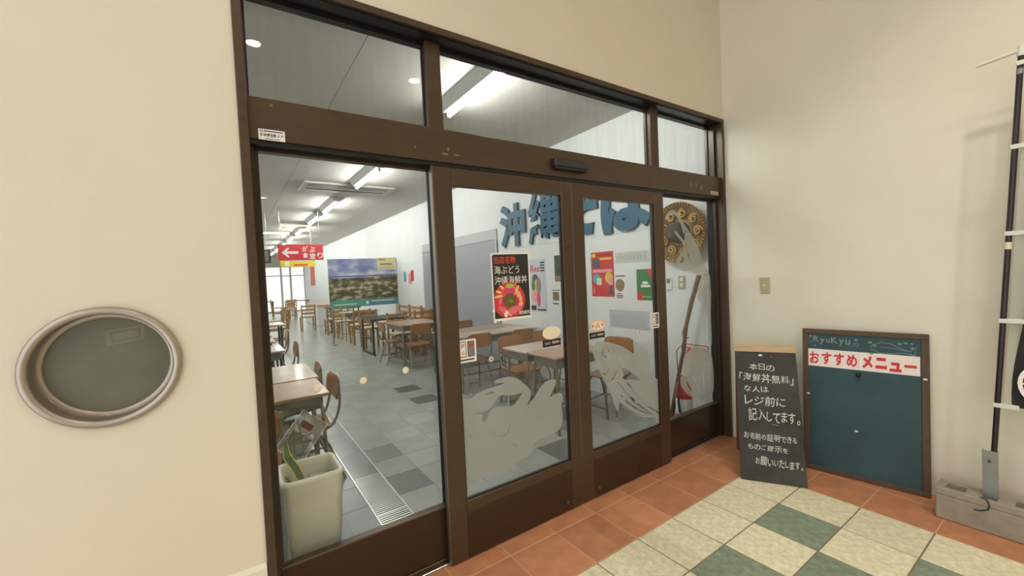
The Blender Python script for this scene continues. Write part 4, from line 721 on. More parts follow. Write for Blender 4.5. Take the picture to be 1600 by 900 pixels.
for k, (x, z, y, r) in enumerate([(-2.475, 0.994, 0.0662, 0.016), (-2.276, 1.008, 0.0662, 0.016), (-2.667, 0.996, 0.0662, 0.016), (-1.825, 0.999, GF, 0.014), (-0.617, 1.003, GF, 0.012)]):
    t = thing('glass_dot', ['middle beige dot on the left side pane', 'right-hand beige dot on the left side pane', 'beige dot on the left side pane over the desk', 'pale dot on the left leaf glass', 'small dark-centred dot on the right leaf glass'][k], 'sticker', (x, y, z))
    MB().lathe([(0.0, -0.0016), (r*0.8, -0.0014), (r, -0.0006), (r, 0)], M_IVORY, 20, 'Y').build('disc', t)
    if k > 2: MB().lathe([(0.0, -0.0020), (r*0.55, -0.0018)], M_GREYI, 14, 'Y').build('centre', t)
# ================================================================== DINING HALL THINGS
# ---- fluorescent battens
M_TUBEL = mat('fluorescent_tube', (250, 250, 248), 0.4, emit=(252, 252, 248), es=TUBE)
M_BATT = mat('white_batten', (222, 224, 222), 0.5)
def batten(x, y0, ln, label, along='Y'):
    t = thing('ceiling_batten_light', label, 'ceiling light', (x, y0, HC), 0 if along == 'Y' else -PI/2, 'fluorescent battens on the hall ceiling')
    b = MB(); V = [(-0.12, 0, 0), (0.12, 0, 0), (0.048, 0, -0.078), (-0.048, 0, -0.078)]; V += [(v[0], ln, v[2]) for v in V]
    b.add(V, [(0, 1, 2, 3), (7, 6, 5, 4), (1, 5, 6, 2), (0, 3, 7, 4), (3, 2, 6, 7), (0, 4, 5, 1)], M_BATT); b.build('housing', t)
    MB().tube([(0, 0.03, -0.102), (0, ln/2, -0.102), (0, ln-0.03, -0.102)], 0.018, M_TUBEL, 10).build('tube', t)
    for q in (0.012, ln-0.03): MB().box(-0.018, 0.018, q, q+0.018, -0.125, -0.075, M_BATT, 0.003).build('lamp_holder', t)
    return t
for k, (y, ln) in enumerate([(0.48, 1.27), (3.92, 1.27), (6.62, 1.35), (8.60, 1.35), (11.05, 1.4), (13.2, 1.4), (15.5, 1.4), (17.8, 1.4), (20.2, 1.4)]):
    batten(-1.135, y, ln, ['fluorescent batten nearest the doors, seen through the wide transom', 'second fluorescent batten from the doors, before the air conditioner', 'third fluorescent batten from the doors, past the air conditioner', 'fourth fluorescent batten from the doors', 'fifth fluorescent batten from the doors', 'sixth fluorescent batten from the doors', 'seventh fluorescent batten from the doors', 'eighth fluorescent batten from the doors', 'farthest fluorescent batten, by the bright windows'][k])
for k, (y, x) in enumerate([(2.2, -4.4), (6.4, -4.4), (10.6, -4.4), (15.0, -4.4)]):
    batten(x, y, 1.27, ['unseen batten on the left side of the hall nearest the doors', 'second unseen batten on the left side of the hall', 'third unseen batten on the left side of the hall', 'farthest unseen batten on the left side of the hall'][k])  # unseen parallel lamp row, there to brighten the hall
M_WARMT = mat('warm_tube', (255, 222, 170), 0.4, emit=(255, 222, 170), es=4.0)
for k, (x, y) in enumerate([(-2.05, 12.6), (-1.75, 10.6)]):
    t = thing('warm_strip_light', ['warm strip light across the ceiling far behind the red sign', 'nearer short warm strip light across the ceiling beyond the red sign'][k], 'ceiling light', (x, y, HC), 0, 'warm strip lights')
    MB().box(0, 0.75, -0.03, 0.03, -0.04, 0, M_BATT, 0.004).build('housing', t); MB().tube([(0.02, 0, -0.055), (0.73, 0, -0.055)], 0.014, M_WARMT, 8).build('tube', t)
# small emissive disc with a rim on the hall ceiling
M_DISC = mat('hall_disc_lens', (255, 250, 238), 0.4, emit=(255, 250, 238), es=2.2)
for k, (x, y) in enumerate([(-2.346, 7.10)]):
    t = thing('hall_ceiling_disc', 'small round emissive disc on the hall ceiling at the left', 'downlight', (x, y, HC), 0)
    MB().lathe([(0.050, -0.003), (0.066, -0.008), (0.070, -0.003), (0.070, 0)], M_DRIM, 24).build('trim_ring', t); MB().lathe([(0.0, -0.002), (0.052, -0.002)], M_DISC, 24).build('lens', t)
# ceiling air conditioner
ac = thing('ceiling_air_conditioner', 'white ceiling air conditioner cassette between the second and third battens', 'air conditioner', (-1.88, 5.40, HC))
M_AC = mat('ac_white', (206, 206, 200), 0.5)
MB().box(0, 1.47, 0, 0.66, -0.028, 0, M_AC, 0.008).build('panel', ac)
MB().box(0.09, 1.38, 0.10, 0.26, -0.032, -0.027, mat('ac_grille', (150, 150, 146), 0.5), 0.002).build('intake_grille', ac)
MB().box(0.09, 1.38, 0.42, 0.47, -0.031, -0.027, M_BLACK).build('outlet_slot', ac); MB().box(0.09, 1.38, 0.08, 0.098, -0.031, -0.027, M_BLACK).build('outlet_slot', ac)
MB().box(0.09, 1.38, 0.475, 0.53, -0.040, -0.028, M_AC, 0.004).build('louvre', ac)

# ---- big wall letters
M_TEAL = mat('teal_letter_face', (38, 94, 120), 0.55, var=0.06, vs=6)
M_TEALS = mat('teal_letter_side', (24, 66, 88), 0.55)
def wall_letter(chs, y1, y0, z0, z1, label, bold):
    """solid letter standing on the right wall; y1 = its far (left seen) end"""
    V, F = text2d(chs, 4, bold); x0 = min(p[0] for p in V); x1 = max(p[0] for p in V); a0 = min(p[1] for p in V); a1 = max(p[1] for p in V)
    q = [((p[0]-x0)/(x1-x0)*(y1-y0), (p[1]-a0)/(a1-a0)*(z1-z0)) for p in V]
    t = tag(bpy.data.objects.new('wall_letter', None), label, 'letter', 'big teal letters on the hall wall'); COL.objects.link(t)
    t.location = (XI-0.006, y1, z0); t.rotation_euler = (0, 0, -PI/2)
    b = MB(); d = 0.035; n = len(q)
    b.add([(p[0], -d, p[1]) for p in q], F, M_TEAL)
    ec = {}
    for f in F:
        for i in range(len(f)):
            e = (f[i], f[(i+1) % len(f)]); ec[tuple(sorted(e))] = ec.get(tuple(sorted(e)), []) + [e]
    b.build('face', t)
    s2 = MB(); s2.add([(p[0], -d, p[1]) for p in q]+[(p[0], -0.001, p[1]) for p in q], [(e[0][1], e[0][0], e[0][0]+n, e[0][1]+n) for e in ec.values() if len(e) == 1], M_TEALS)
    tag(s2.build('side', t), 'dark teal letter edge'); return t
wall_letter('沖', 3.56, 2.90, 1.86, 2.50, 'big teal wall letter 沖, leftmost of the four', 0.040)
wall_letter('縄', 2.83, 2.12, 1.85, 2.56, 'big teal wall letter 縄, second from the left', 0.020)
wall_letter('そ', 2.05, 1.50, 1.88, 2.50, 'big teal wall letter そ, third from the left', 0.055)
wall_letter('ば', 1.45, 0.74, 1.85, 2.46, 'big teal wall letter ば, rightmost of the four', 0.055)

# ---- papers on the right wall: local u runs towards the doors
RW = (0, 0, -PI/2); WX = XI-0.0065
def wsheet(name, label, cat, y_far, y_near, z0, z1, m):
    return sheet(name, label, cat, (WX, y_far, z0), y_far-y_near, z1-z0, m, RW, 0.0012)+(y_far-y_near, z1-z0)
M_PRED = mat('bright_red_print', (206, 44, 56), 0.5); M_PGRN = mat('green_print', (52, 124, 70), 0.5); M_SKYP = mat('sky_print', (88, 168, 188), 0.5); M_YEL = mat('yellow_print', (232, 206, 60), 0.5); M_PPK = mat('pink_print', (236, 160, 168), 0.5); M_DKP = mat('dark_photo_print', (88, 76, 92), 0.5)
t, p, W, H = wsheet('wall_poster', 'red poster with blue and yellow circles on the hall wall under the letters', 'poster', 1.66, 1.315, 1.145, 1.66, M_PRED)
p.ell(W*0.12, H*0.93, W*0.10, H*0.045, M_YEL, 16); p.rect(W*0.30, W*0.9, H*0.9, H*0.95, mat('deep_red_print', (160, 30, 40), 0.5)); p.rect(W*0.36, W*0.92, H*0.82, H*0.87, M_YEL); p.rect(W*0.06, W*0.40, H*0.64, H*0.85, M_DKP)
p.rect(W*0.06, W*0.94, H*0.54, H*0.61, M_PPK); p.ell(W*0.23, H*0.40, W*0.17, H*0.12, M_SKYP, 20); p.ell(W*0.78, H*0.42, W*0.17, H*0.12, M_YEL, 20); p.rect(W*0.24, W*0.46, H*0.26, H*0.42, mat('cream_print', (226, 226, 190), 0.5)); p.rect(W*0.76, W*0.95, H*0.26, H*0.42, M_PPK); p.rect(W*0.08, W*0.12, H*0.06, H*0.22, M_PPK); p.ell(W*0.86, H*0.2, W*0.06, H*0.04, M_DKP, 12); p.poly([(W*0.74, H*0.05), (W*0.97, H*0.05), (W*0.92, H*0.16), (W*0.8, H*0.16)], M_DKP); p.build('print', t)
M_BROWNF = mat('food_print', (150, 116, 80), 0.5, var=0.3, vs=30)
t, p, W, H = wsheet('wall_poster', 'white menu sheet with a noodle bowl photo right of the red poster', 'poster', 1.31, 1.14, 1.10, 1.42, M_WHITE)
p.rect(W*0.1, W*0.9, H*0.84, H*0.88, M_NAVY); p.ell(W*0.45, H*0.55, W*0.38, H*0.22, M_GREYI, 20); p.ell(W*0.45, H*0.55, W*0.32, H*0.18, M_BROWNF, 20); p.rect(W*0.2, W*0.6, H*0.24, H*0.27, M_NAVY); p.rect(W*0.12, W*0.7, H*0.16, H*0.20, M_NAVY); p.rect(W*0.15, W*0.65, H*0.10, H*0.13, M_NAVY); p.build('print', t)
t, p, W, H = wsheet('wall_poster', 'green poster with red corners on the hall wall', 'poster', 1.006, 0.80, 1.115, 1.44, M_PGRN)
p.poly([(W*0.62, H*0.998), (W*0.998, H*0.998), (W*0.998, H*0.72), (W*0.82, H*0.74)], M_RED); p.poly([(0.002, 0.002), (W*0.36, 0.002), (W*0.40, H*0.18), (W*0.18, H*0.27), (0.002, H*0.22)], M_RED); p.ell(W*0.52, H*0.56, W*0.20, H*0.05, M_WHITE, 16); p.rect(W*0.26, W*0.82, H*0.42, H*0.5, M_WHITE); p.rect(W*0.3, W*0.85, H*0.1, H*0.13, M_LIME); p.build('print', t)
M_PALE = mat('pale_relief_board', (208, 208, 200), 0.6); M_PALE2 = mat('pale_relief_stroke', (168, 168, 160), 0.6)
t, p, W, H = wsheet('relief_plaque', 'long pale plaque with grey brush strokes right of the red poster', 'plaque', 1.29, 0.84, 1.515, 1.635, M_PALE)
for k in range(9):
    u = W*(0.06+k*0.10); p.line([(u, H*0.2), (u+0.012, H*0.55), (u+0.03, H*0.82)], 0.008, M_PALE2); p.line([(u-0.008, H*0.6), (u+0.02, H*0.5), (u+0.035, H*0.25)], 0.006, M_PALE2)
p.build('print', t)
M_LAV = mat('lavender_print', (206, 208, 222), 0.5)
t, p, W, H = wsheet('wall_poster', 'pale drink poster with a red title, half behind the black menu poster', 'poster', 2.95, 2.52, 0.91, 1.645, M_LAV)
p.text('Rex', W*0.20, H*0.76, H*0.13, M_RED, W*0.5, shear=0.2, bold=0.02); 
for k, (u, v, a, b_, m) in enumerate(((0.45, 0.62, 0.16, 0.10, M_DKP), (0.5, 0.48, 0.12, 0.14, M_YEL), (0.34, 0.5, 0.10, 0.10, M_PGRN), (0.62, 0.5, 0.12, 0.16, M_GREYI), (0.42, 0.3, 0.16, 0.12, M_PPK), (0.6, 0.24, 0.10, 0.14, M_PKR2))): p.ell(W*u, H*v, W*a, H*b_, m, 14)
for k in range(4): p.rect(W*0.72, W*0.95, H*(0.92-0.05*k), H*(0.945-0.05*k), M_INK)
p.rect(W*0.06, W*0.46, H*0.03, H*0.12, M_INK); p.rect(W*0.52, W*0.95, H*0.03, H*0.06, M_INK); p.build('print', t)
t, p, W, H = wsheet('wall_poster', 'dark green narrow poster by the meeting stiles of the doors', 'poster', 2.33, 2.10, 1.33, 1.67, mat('dark_green_print', (70, 84, 66), 0.5, var=0.3, vs=12)); p.rect(W*0.05, W*0.95, H*0.03, H*0.22, mat('tan_print', (150, 130, 100), 0.5)); p.build('print', t)
t, p, W, H = wsheet('wall_poster', 'small white sheet with a bowl photo by the meeting stiles', 'poster', 2.43, 2.22, 0.965, 1.25, M_WHITE); p.rect(W*0.1, W*0.95, H*0.86, H*0.90, M_GREYI); p.rect(W*0.2, W*0.8, H*0.40, H*0.80, M_GREYI); p.ell(W*0.5, H*0.6, W*0.24, H*0.16, M_BROWNF, 18); p.rect(W*0.2, W*0.75, H*0.22, H*0.28, M_INK); p.build('print', t)
t, p, W, H = wsheet('pale_wall_patch', 'plain pale grey patch on the hall wall above the near desks', 'sheet', 1.40, 0.86, 0.80, 1.0, mat('pale_grey_fill', (196, 200, 202), 0.4)); p.build('print', t)  # flat pale grey rectangle with nothing printed on it
for k, (y, z, m) in enumerate([(8.05, 1.50, M_SKYP), (7.75, 1.45, M_PPK), (7.55, 1.52, M_RED)]):
    t, p, W, H = wsheet('wall_leaflet', ['pale blue leaflet right of the landscape banner', 'pink leaflet right of the landscape banner', 'red-marked leaflet furthest right of the landscape banner'][k], 'leaflet', y, y-0.24, z-0.18, z+0.20, M_WHITE); p.rect(W*0.1, W*0.8, H*0.2, H*0.85, m); p.build('print', t)
# grey sliding doors on the wall
gd = sempty('door_3', (WX, 6.75, 0)); gd.rotation_euler = RW; gd['label'] = 'grey sliding doors on the hall wall left of the letters'
M_GDOOR = mat('grey_door', (158, 160, 168), 0.45, var=0.02, vs=3)
MB().box(0, 3.06, -0.02, 0, 2.02, 2.19, mat('grey_header', (186, 190, 192), 0.5), 0.002).build('header', gd)
MB().box(0.0, 1.53, -0.018, 0, 0, 2.015, M_GDOOR, 0.002).build('door_panel', gd); MB().box(1.54, 3.06, -0.018, 0, 0, 2.015, M_GDOOR, 0.002).build('door_panel', gd)
MB().box(3.00, 3.06, -0.022, 0, 0, 2.02, mat('grey_header', (186, 190, 192))).build('door_stile', gd)

# ---- landscape banner board across the hall
m = bpy.data.materials.new('landscape_print'); m.use_nodes = True; nt = m.node_tree; N = nt.nodes; L = nt.links; b_ = N['Principled BSDF']; b_.inputs['Roughness'].default_value = 0.5
tc = N.new('ShaderNodeTexCoord'); sp = N.new('ShaderNodeSeparateXYZ'); L.new(tc.outputs['Object'], sp.inputs[0])
def rampnode(src, stops):
    r = N.new('ShaderNodeValToRGB'); e = r.color_ramp.elements
    while len(e) < len(stops): e.new(0.5)
    for i, (pos, cc) in enumerate(stops): e[i].position = pos; e[i].color = lin(cc)
    L.new(src, r.inputs[0]); return r.outputs[0]
def noise(scale, sx=1, sz=1, det=6):
    mp = N.new('ShaderNodeMapping'); mp.inputs['Scale'].default_value = (sx, 1, sz); L.new(tc.outputs['Object'], mp.inputs[0]); z = N.new('ShaderNodeTexNoise'); z.inputs['Scale'].default_value = scale; z.inputs['Detail'].default_value = det; L.new(mp.outputs[0], z.inputs['Vector']); return z.outputs['Fac']
sky = rampnode(noise(2.2, 1.0, 2.0, 8), [(0.40, (108, 122, 172)), (0.52, (150, 158, 192)), (0.66, (214, 212, 222))])
land = rampnode(noise(5.0, 1, 1.9, 12), [(0.36, (44, 46, 28)), (0.46, (84, 88, 48)), (0.53, (118, 112, 78)), (0.60, (186, 170, 162))])
dn = N.new('ShaderNodeMath'); dn.operation = 'MULTIPLY_ADD'; dn.inputs[1].default_value = 0.16; L.new(noise(5, 1, 1), dn.inputs[0]); L.new(sp.outputs['Z'], dn.inputs[2])
hz = N.new('ShaderNodeMath'); hz.operation = 'GREATER_THAN'; hz.inputs[1].default_value = 0.615; L.new(dn.outputs[0], hz.inputs[0])
sea = N.new('ShaderNodeMath'); sea.operation = 'GREATER_THAN'; sea.inputs[1].default_value = 0.545; L.new(sp.outputs['Z'], sea.inputs[0])
hz2 = N.new('ShaderNodeMath'); hz2.operation = 'LESS_THAN'; hz2.inputs[1].default_value = 0.575; L.new(sp.outputs['Z'], hz2.inputs[0])
ms = N.new('ShaderNodeMath'); ms.operation = 'MULTIPLY'; L.new(sea.outputs[0], ms.inputs[0]); L.new(hz2.outputs[0], ms.inputs[1])
sk2 = N.new('ShaderNodeMixRGB'); sk2.inputs[2].default_value = lin((70, 92, 150)); L.new(ms.outputs[0], sk2.inputs[0]); L.new(sky, sk2.inputs[1]); sky = sk2.outputs[0]
mx = N.new('ShaderNodeMixRGB'); L.new(hz.outputs[0], mx.inputs[0]); L.new(land, mx.inputs[1]); L.new(sky, mx.inputs[2]); L.new(mx.outputs[0], b_.inputs['Base Color'])
lb = thing('landscape_banner', 'wide banner printed with a coastal town under clouds, standing across the hall', 'banner', (-1.05, 8.40, 0))
MB().box(0, 1.62, 0, 0.02, 1.03, 2.005, m).build('printed_panel', lb, (0, 0, 0)); lb.children[0].data.transform(Matrix.Translation((0, 0, -1.03))); lb.children[0].location = (0, 0, 1.03)
tb = Print(0, 0.0003); tb.b.box(0, 1.62, -0.001, 0.02, 0.86, 1.03, mat('teal_strip', (72, 158, 140), 0.5)); tb.b.box(0.85, 1.62, -0.0014, 0.02, 0.866, 1.024, mat('blue_teal_strip', (78, 134, 158), 0.5)); tb.y = -0.0016; tb.rect(0.08, 0.60, 0.92, 0.94, M_WHITE); tb.rect(0.95, 1.5, 0.96, 0.985, M_WHITE); tb.rect(0.82, 0.88, 0.91, 0.98, M_WHITE); tag(tb.build('bottom_strip', lb), 'teal strip along the banner foot')
cd = Print(-0.0005, 0.0004); M_CARD = mat('cream_card', (226, 214, 160), 0.5); cd.rect(1.13, 1.60, 1.73, 2.02, M_CARD); cd.rect(1.16, 1.33, 1.96, 1.985, M_PRED); cd.rect(1.20, 1.50, 1.84, 1.88, M_GREYI); cd.rect(1.16, 1.55, 1.77, 1.785, M_GREYI); tag(cd.build('corner_card', lb), 'cream card in the upper corner')
for x in (0.03, 1.56): MB().box(x, x+0.03, 0.022, 0.05, 0, 1.95, M_STEEL).build('support_post', lb)
for x in (0.0, 1.53): MB().box(x, x+0.09, -0.1, 0.3, 0, 0.02, M_STEEL).build('foot', lb)

# ---- hanging signs
rs = thing('hanging_arrow_sign', 'red hanging sign with a white arrow and handwritten name', 'sign', (-2.072, 8.0, 1.968))
MB().box(0, 0.874, 0, 0.02, 0, 0.335, M_PRED, 0.002).build('board', rs)
p = Print(-0.0005, 0.0006)
p.poly([(0.07, 0.165), (0.19, 0.275), (0.215, 0.25), (0.165, 0.19), (0.38, 0.19), (0.38, 0.14), (0.165, 0.14), (0.215, 0.08), (0.19, 0.055)], M_WHITE)
for chs, u, v, hgt in (('が', 0.46, 0.185, 0.115), ('ぶ', 0.60, 0.165, 0.125), ('り', 0.755, 0.040, 0.120), ('食', 0.46, 0.045, 0.115), ('堂', 0.60, 0.025, 0.120)): p.text(chs, u, v, hgt, M_WHITE, 0.115, bold=0.02, res=3)
p.build('lettering', rs)
for x in (0.06, 0.81): MB().tube([(x, 0.01, 0.335), (x, 0.01, HC-1.968)], 0.004, M_STEEL, 6).build('hanging_rod', rs)
ys_ = thing('hanging_yellow_sign', 'yellow hanging sign behind and below the red arrow sign', 'sign', (-1.85, 10.0, 1.905))
MB().box(0, 0.80, 0, 0.02, 0, 0.26, M_YEL, 0.002).build('board', ys_); p = Print(-0.0005, 0.0006); p.rect(0.10, 0.20, 0.02, 0.14, M_WHITE); p.rect(0.30, 0.62, 0.03, 0.07, M_ORED); p.rect(0.24, 0.70, 0.14, 0.24, M_LAV); p.build('lettering', ys_)
for x in (0.06, 0.74): MB().tube([(x, 0.01, 0.26), (x, 0.01, HC-1.905)], 0.004, M_STEEL, 6).build('hanging_rod', ys_)
pt = thing('hanging_picture', 'dark hanging picture left of the red arrow sign', 'picture', (-2.75, 8.2, 1.93)); MB().box(0, 0.56, 0, 0.03, 0, 0.28, M_IRON, 0.003).build('frame', pt); p = Print(-0.001, 0.0006); p.rect(0.03, 0.53, 0.025, 0.255, mat('picture_grey', (120, 122, 112), 0.6, var=0.4, vs=9)); p.build('image', pt)
for x in (0.06, 0.50): MB().tube([(x, 0.015, 0.28), (x, 0.015, HC-1.93)], 0.004, M_STEEL, 6).build('hanging_rod', pt)
rb = thing('hanging_red_banner', 'narrow pale red cloth banner hanging by the far windows', 'banner', (-0.89, 12.0, 1.40)); MB().box(0, 0.13, 0, 0.006, 0, 0.62, mat('pale_red_cloth', (206, 120, 112), 0.8)).build('cloth', rb); MB().tube([(0.0, 0.003, 0.625), (0.13, 0.003, 0.625)], 0.008, M_WBAR, 6).build('rod', rb); MB().tube([(0.065, 0.003, 0.625), (0.065, 0.003, HC-1.40)], 0.003, M_WBAR, 6).build('cord', rb)

# ---- wall items by the narrow side pane
for k, (y, z) in enumerate(((0.615, 1.29), (0.475, 1.298))):
    t = thing('wall_control', ['white thermostat box on the hall wall, partly behind the stile', 'beige double switch on the hall wall under the hat'][k], 'switch', (WX, y, z), -PI/2)
    MB().box(-0.034, 0.034, -0.012, 0, -0.062, 0.062, [M_WHITE, M_SWP][k], 0.003).build('plate', t)
    if k: [MB().box(-0.016, 0.016, -0.016, -0.012, q, q+0.035, M_WHITE, 0.002).build('rocker', t) for q in (-0.045, 0.008)]
    else: MB().box(-0.02, 0.02, -0.0135, -0.012, 0.0, 0.045, M_GREYI).build('display', t)
# embroidered wide-brimmed hat
M_FELT = mat('brown_felt', (126, 98, 60), 0.85, var=0.2, vs=20); M_GOLD = mat('gold_braid', (206, 164, 92), 0.45, 0.2, var=0.1, vs=40); M_CROWN = mat('grey_felt', (84, 80, 72), 0.85)
hat = thing('embroidered_hat', 'wide-brimmed dark hat with gold embroidery hanging on the hall wall', 'hat', (WX-0.01, 0.45, 1.765), -PI/2)
R_ = 0.275
MB().lathe([(0.10, -0.025), (0.17, -0.022), (0.23, -0.038), (R_, -0.080), (R_+0.006, -0.080), (R_, -0.070), (0.23, -0.026), (0.17, -0.010), (0.10, -0.010)], M_FELT, 48, 'Y').build('brim', hat)
MB().lathe([(0.105, -0.022), (0.100, -0.09), (0.085, -0.15), (0.05, -0.19), (0.0, -0.20)], M_CROWN, 32, 'Y').build('crown', hat)
stitch = MB()
for k in range(56):
    a = 2*PI*k/56; c_, s_ = math.cos(a), math.sin(a); stitch.tube([(c_*(R_-0.030), -0.062, s_*(R_-0.030)), (c_*(R_+0.004), -0.084, s_*(R_+0.004))], 0.006, M_GOLD, 5)
tag(stitch.build('gold_edge_stitching', hat), 'gold whipped edge')
for k in range(9):
    a = 2*PI*k/9; b = MB(); pts = []
    for q in range(15):
        th = q/14*1.6*2*PI; r = 0.046*(1-q/18); pts.append((math.cos(a)*0.178+r*math.cos(th+a), -0.034-0.001*q, math.sin(a)*0.178+r*math.sin(th+a)))
    b.tube(pts, 0.010, M_GOLD, 5); b.build('gold_scroll', hat)
MB().lathe([(0.110+0.006*math.cos(q*PI/4), -0.03+0.006*math.sin(q*PI/4)) for q in range(8)], M_GOLD, 32, 'Y', close=True).build('hat_band', hat)
MB().tube([(0, 0, 0.30), (0, -0.01, 0.22)], 0.004, M_STEEL, 6).build('hanging_cord', hat)
stk = thing('wooden_staff', 'knotted brown wooden staff leaning in the corner behind the narrow pane', 'staff', (0.50, 0.57, 0))
MB().tube([(0, 0, 0.0), (0, -0.03, 0.13), (0.0, -0.10, 0.45), (0.005, -0.150, 0.66), (-0.006, -0.158, 0.70), (0.006, -0.165, 0.76), (-0.004, -0.176, 0.84), (0, -0.19, 0.90), (0.0, -0.25, 1.12), (0.02, -0.32, 1.36)], [0.022, 0.021, 0.018, 0.016, 0.022, 0.016, 0.023, 0.017, 0.019, 0.021], mat('staff_wood', (118, 92, 62), 0.6, var=0.2, vs=12), 10).build('shaft', stk)
MB().tube([(0, -0.165, 0.80), (-0.02, -0.20, 0.79), (-0.03, -0.23, 0.80)], [0.008, 0.007, 0.005], MATS['staff_wood'], 6).build('twig_stub', stk)
MB().tube([(-0.022, -0.13, 0.70), (-0.026, -0.10, 0.66), (-0.022, -0.10, 0.50), (-0.02, -0.10, 0.46)], 0.004, mat('brown_cord', (84, 60, 44), 0.8), 6).build('cord', stk)
t, p = sheet('extinguisher_sign', 'white and red fire extinguisher sign behind the narrow pane', 'sign', (WX, 0.49, 0.44), 0.26, 0.275, M_WHITE, RW, 0.002)
p.rect(0.0, 0.26, 0.145, 0.275, M_RED); p.rect(0.010, 0.250, 0.155, 0.265, M_WHITE); p.text('消火器', 0.020, 0.165, 0.088, M_RED, 0.220, bold=0.03); p.text('消', 0.160, 0.04, 0.05, M_RED, 0.05); p.build('print', t)
fe = thing('fire_extinguisher', 'red fire extinguisher on the floor behind the narrow pane', 'fire extinguisher', (0.40, 0.36, 0))
MB().lathe([(0.0, 0.0), (0.068, 0.0), (0.072, 0.01), (0.072, 0.34), (0.060, 0.385), (0.028, 0.41), (0.022, 0.43), (0.0, 0.43)], mat('extinguisher_red', (190, 34, 44), 0.25), 28).build('cylinder', fe)
MB().box(-0.012, 0.012, -0.07, 0.02, 0.445, 0.460, M_BLACK, 0.003).build('lever', fe); MB().box(-0.014, 0.014, -0.02, 0.02, 0.425, 0.447, M_STEEL, 0.003).build('valve', fe)
MB().tube([(-0.02, 0, 0.44), (-0.09, -0.01, 0.40), (-0.10, -0.01, 0.25), (-0.085, -0.01, 0.14)], 0.010, M_BLACK, 8).build('hose', fe); MB().lathe([(0.0732, 0.12), (0.0732, 0.26)], M_WHITE, 28).build('label_band', fe)

# ---- planter behind the left pane
M_CER = mat('white_ceramic', (226, 222, 208), 0.18, var=0.02, vs=4, coat=0.4)
pl = thing('tall_planter', 'tall square white ceramic planter just behind the left side pane', 'planter', (-2.692, 0.262, 0))
def rsq(h, r, z, n=6):
    out = []
    for cx, cy, a0 in ((h-r, h-r, 0), (-h+r, h-r, PI/2), (-h+r, -h+r, PI), (h-r, -h+r, 3*PI/2)): out += [(cx+r*math.cos(a0+q*PI/2/n), cy+r*math.sin(a0+q*PI/2/n), z) for q in range(n+1)]
    return out
rings = [rsq(0.088, 0.020, 0.0), rsq(0.093, 0.025, 0.006), rsq(0.124, 0.034, 0.560), rsq(0.129, 0.036, 0.572), rsq(0.129, 0.036, 0.584), rsq(0.124, 0.034, 0.592), rsq(0.114, 0.030, 0.592), rsq(0.109, 0.028, 0.584), rsq(0.106, 0.026, 0.55), rsq(0.098, 0.024, 0.47)]
K = len(rings[0]); b = MB(); b.add([p for r in rings for p in r], [(i*K+k, i*K+(k+1) % K, (i+1)*K+(k+1) % K, (i+1)*K+k) for i in range(len(rings)-1) for k in range(K)], M_CER, True); b.add(rings[0], [tuple(range(K-1, -1, -1))], M_CER); b.build('pot', pl)
MB().add(rsq(0.1015, 0.024, 0.497), [tuple(range(K))], mat('potting_soil', (96, 82, 66), 0.95, var=0.35, vs=18, bump=0.6, bs=60)).build('soil', pl)
MB().box(0.0, 0.085, 0.02, 0.09, 0.490, 0.522, mat('pale_stone', (168, 160, 150), 0.9, var=0.2, vs=30), 0.008).build('stone', pl)
sp_ = thing('snake_plant', 'twisted snake plant leaf with yellow edges growing in the white planter', 'plant', (-2.742, 0.232, 0.497))
M_LEAF = mat('snake_leaf_green', (70, 92, 52), 0.45, c2=(104, 120, 80), vs=14, stretch=(1, 1, 4)); M_LEAFY = mat('snake_leaf_yellow', (206, 196, 96), 0.45)
def blade(pts, wid, twist, name):
    n = len(pts); V = []; VY = []
    for i, q in enumerate(pts):
        t_ = i/(n-1); ww = wid*(0.55+0.9*t_-1.42*t_**4) if t_ < 1 else 0.001; ww = max(ww, 0.002); a = twist*t_
        dx, dy = math.cos(a)*ww, math.sin(a)*ww; q = Vector(q)
        V += [q-Vector((dx, dy, 0)), q+Vector((-dy*0.2, dx*0.2, 0)), q+Vector((dx, dy, 0))]
        VY += [q+Vector((dx, dy, 0)), q+Vector((dx*1.28, dy*1.28, 0)), q-Vector((dx, dy, 0)), q-Vector((dx*1.28, dy*1.28, 0))]
    F = [f for i in range(n-1) for f in ((i*3, i*3+1, i*3+4, i*3+3), (i*3+1, i*3+2, i*3+5, i*3+4))]
    FY = [f for i in range(n-1) for f in ((i*4, i*4+1, i*4+5, i*4+4), (i*4+2, i*4+3, i*4+7, i*4+6))]
    o = MB().add(V, F, M_LEAF, True).build(name, sp_); tag(MB().add(VY, FY, M_LEAFY, True).build('leaf_margin', o), 'yellow leaf edge')
blade([(0.01, 0, 0), (0.012, 0, 0.06), (-0.010, 0, 0.12), (-0.040, 0.0, 0.18), (-0.045, 0, 0.24), (-0.022, 0, 0.28), (-0.004, 0, 0.305)], 0.020, 1.6, 'long_leaf')
blade([(-0.03, -0.01, 0), (-0.045, -0.015, 0.03), (-0.060, -0.02, 0.06)], 0.016, 0.8, 'short_leaf'); blade([(-0.02, 0.01, 0), (-0.030, 0.01, 0.04), (-0.050, 0.02, 0.085)], 0.014, -0.6, 'short_leaf'); blade([(-0.015, -0.02, 0), (-0.010, -0.03, 0.03), (-0.002, -0.045, 0.055)], 0.014, 0.3, 'short_leaf')
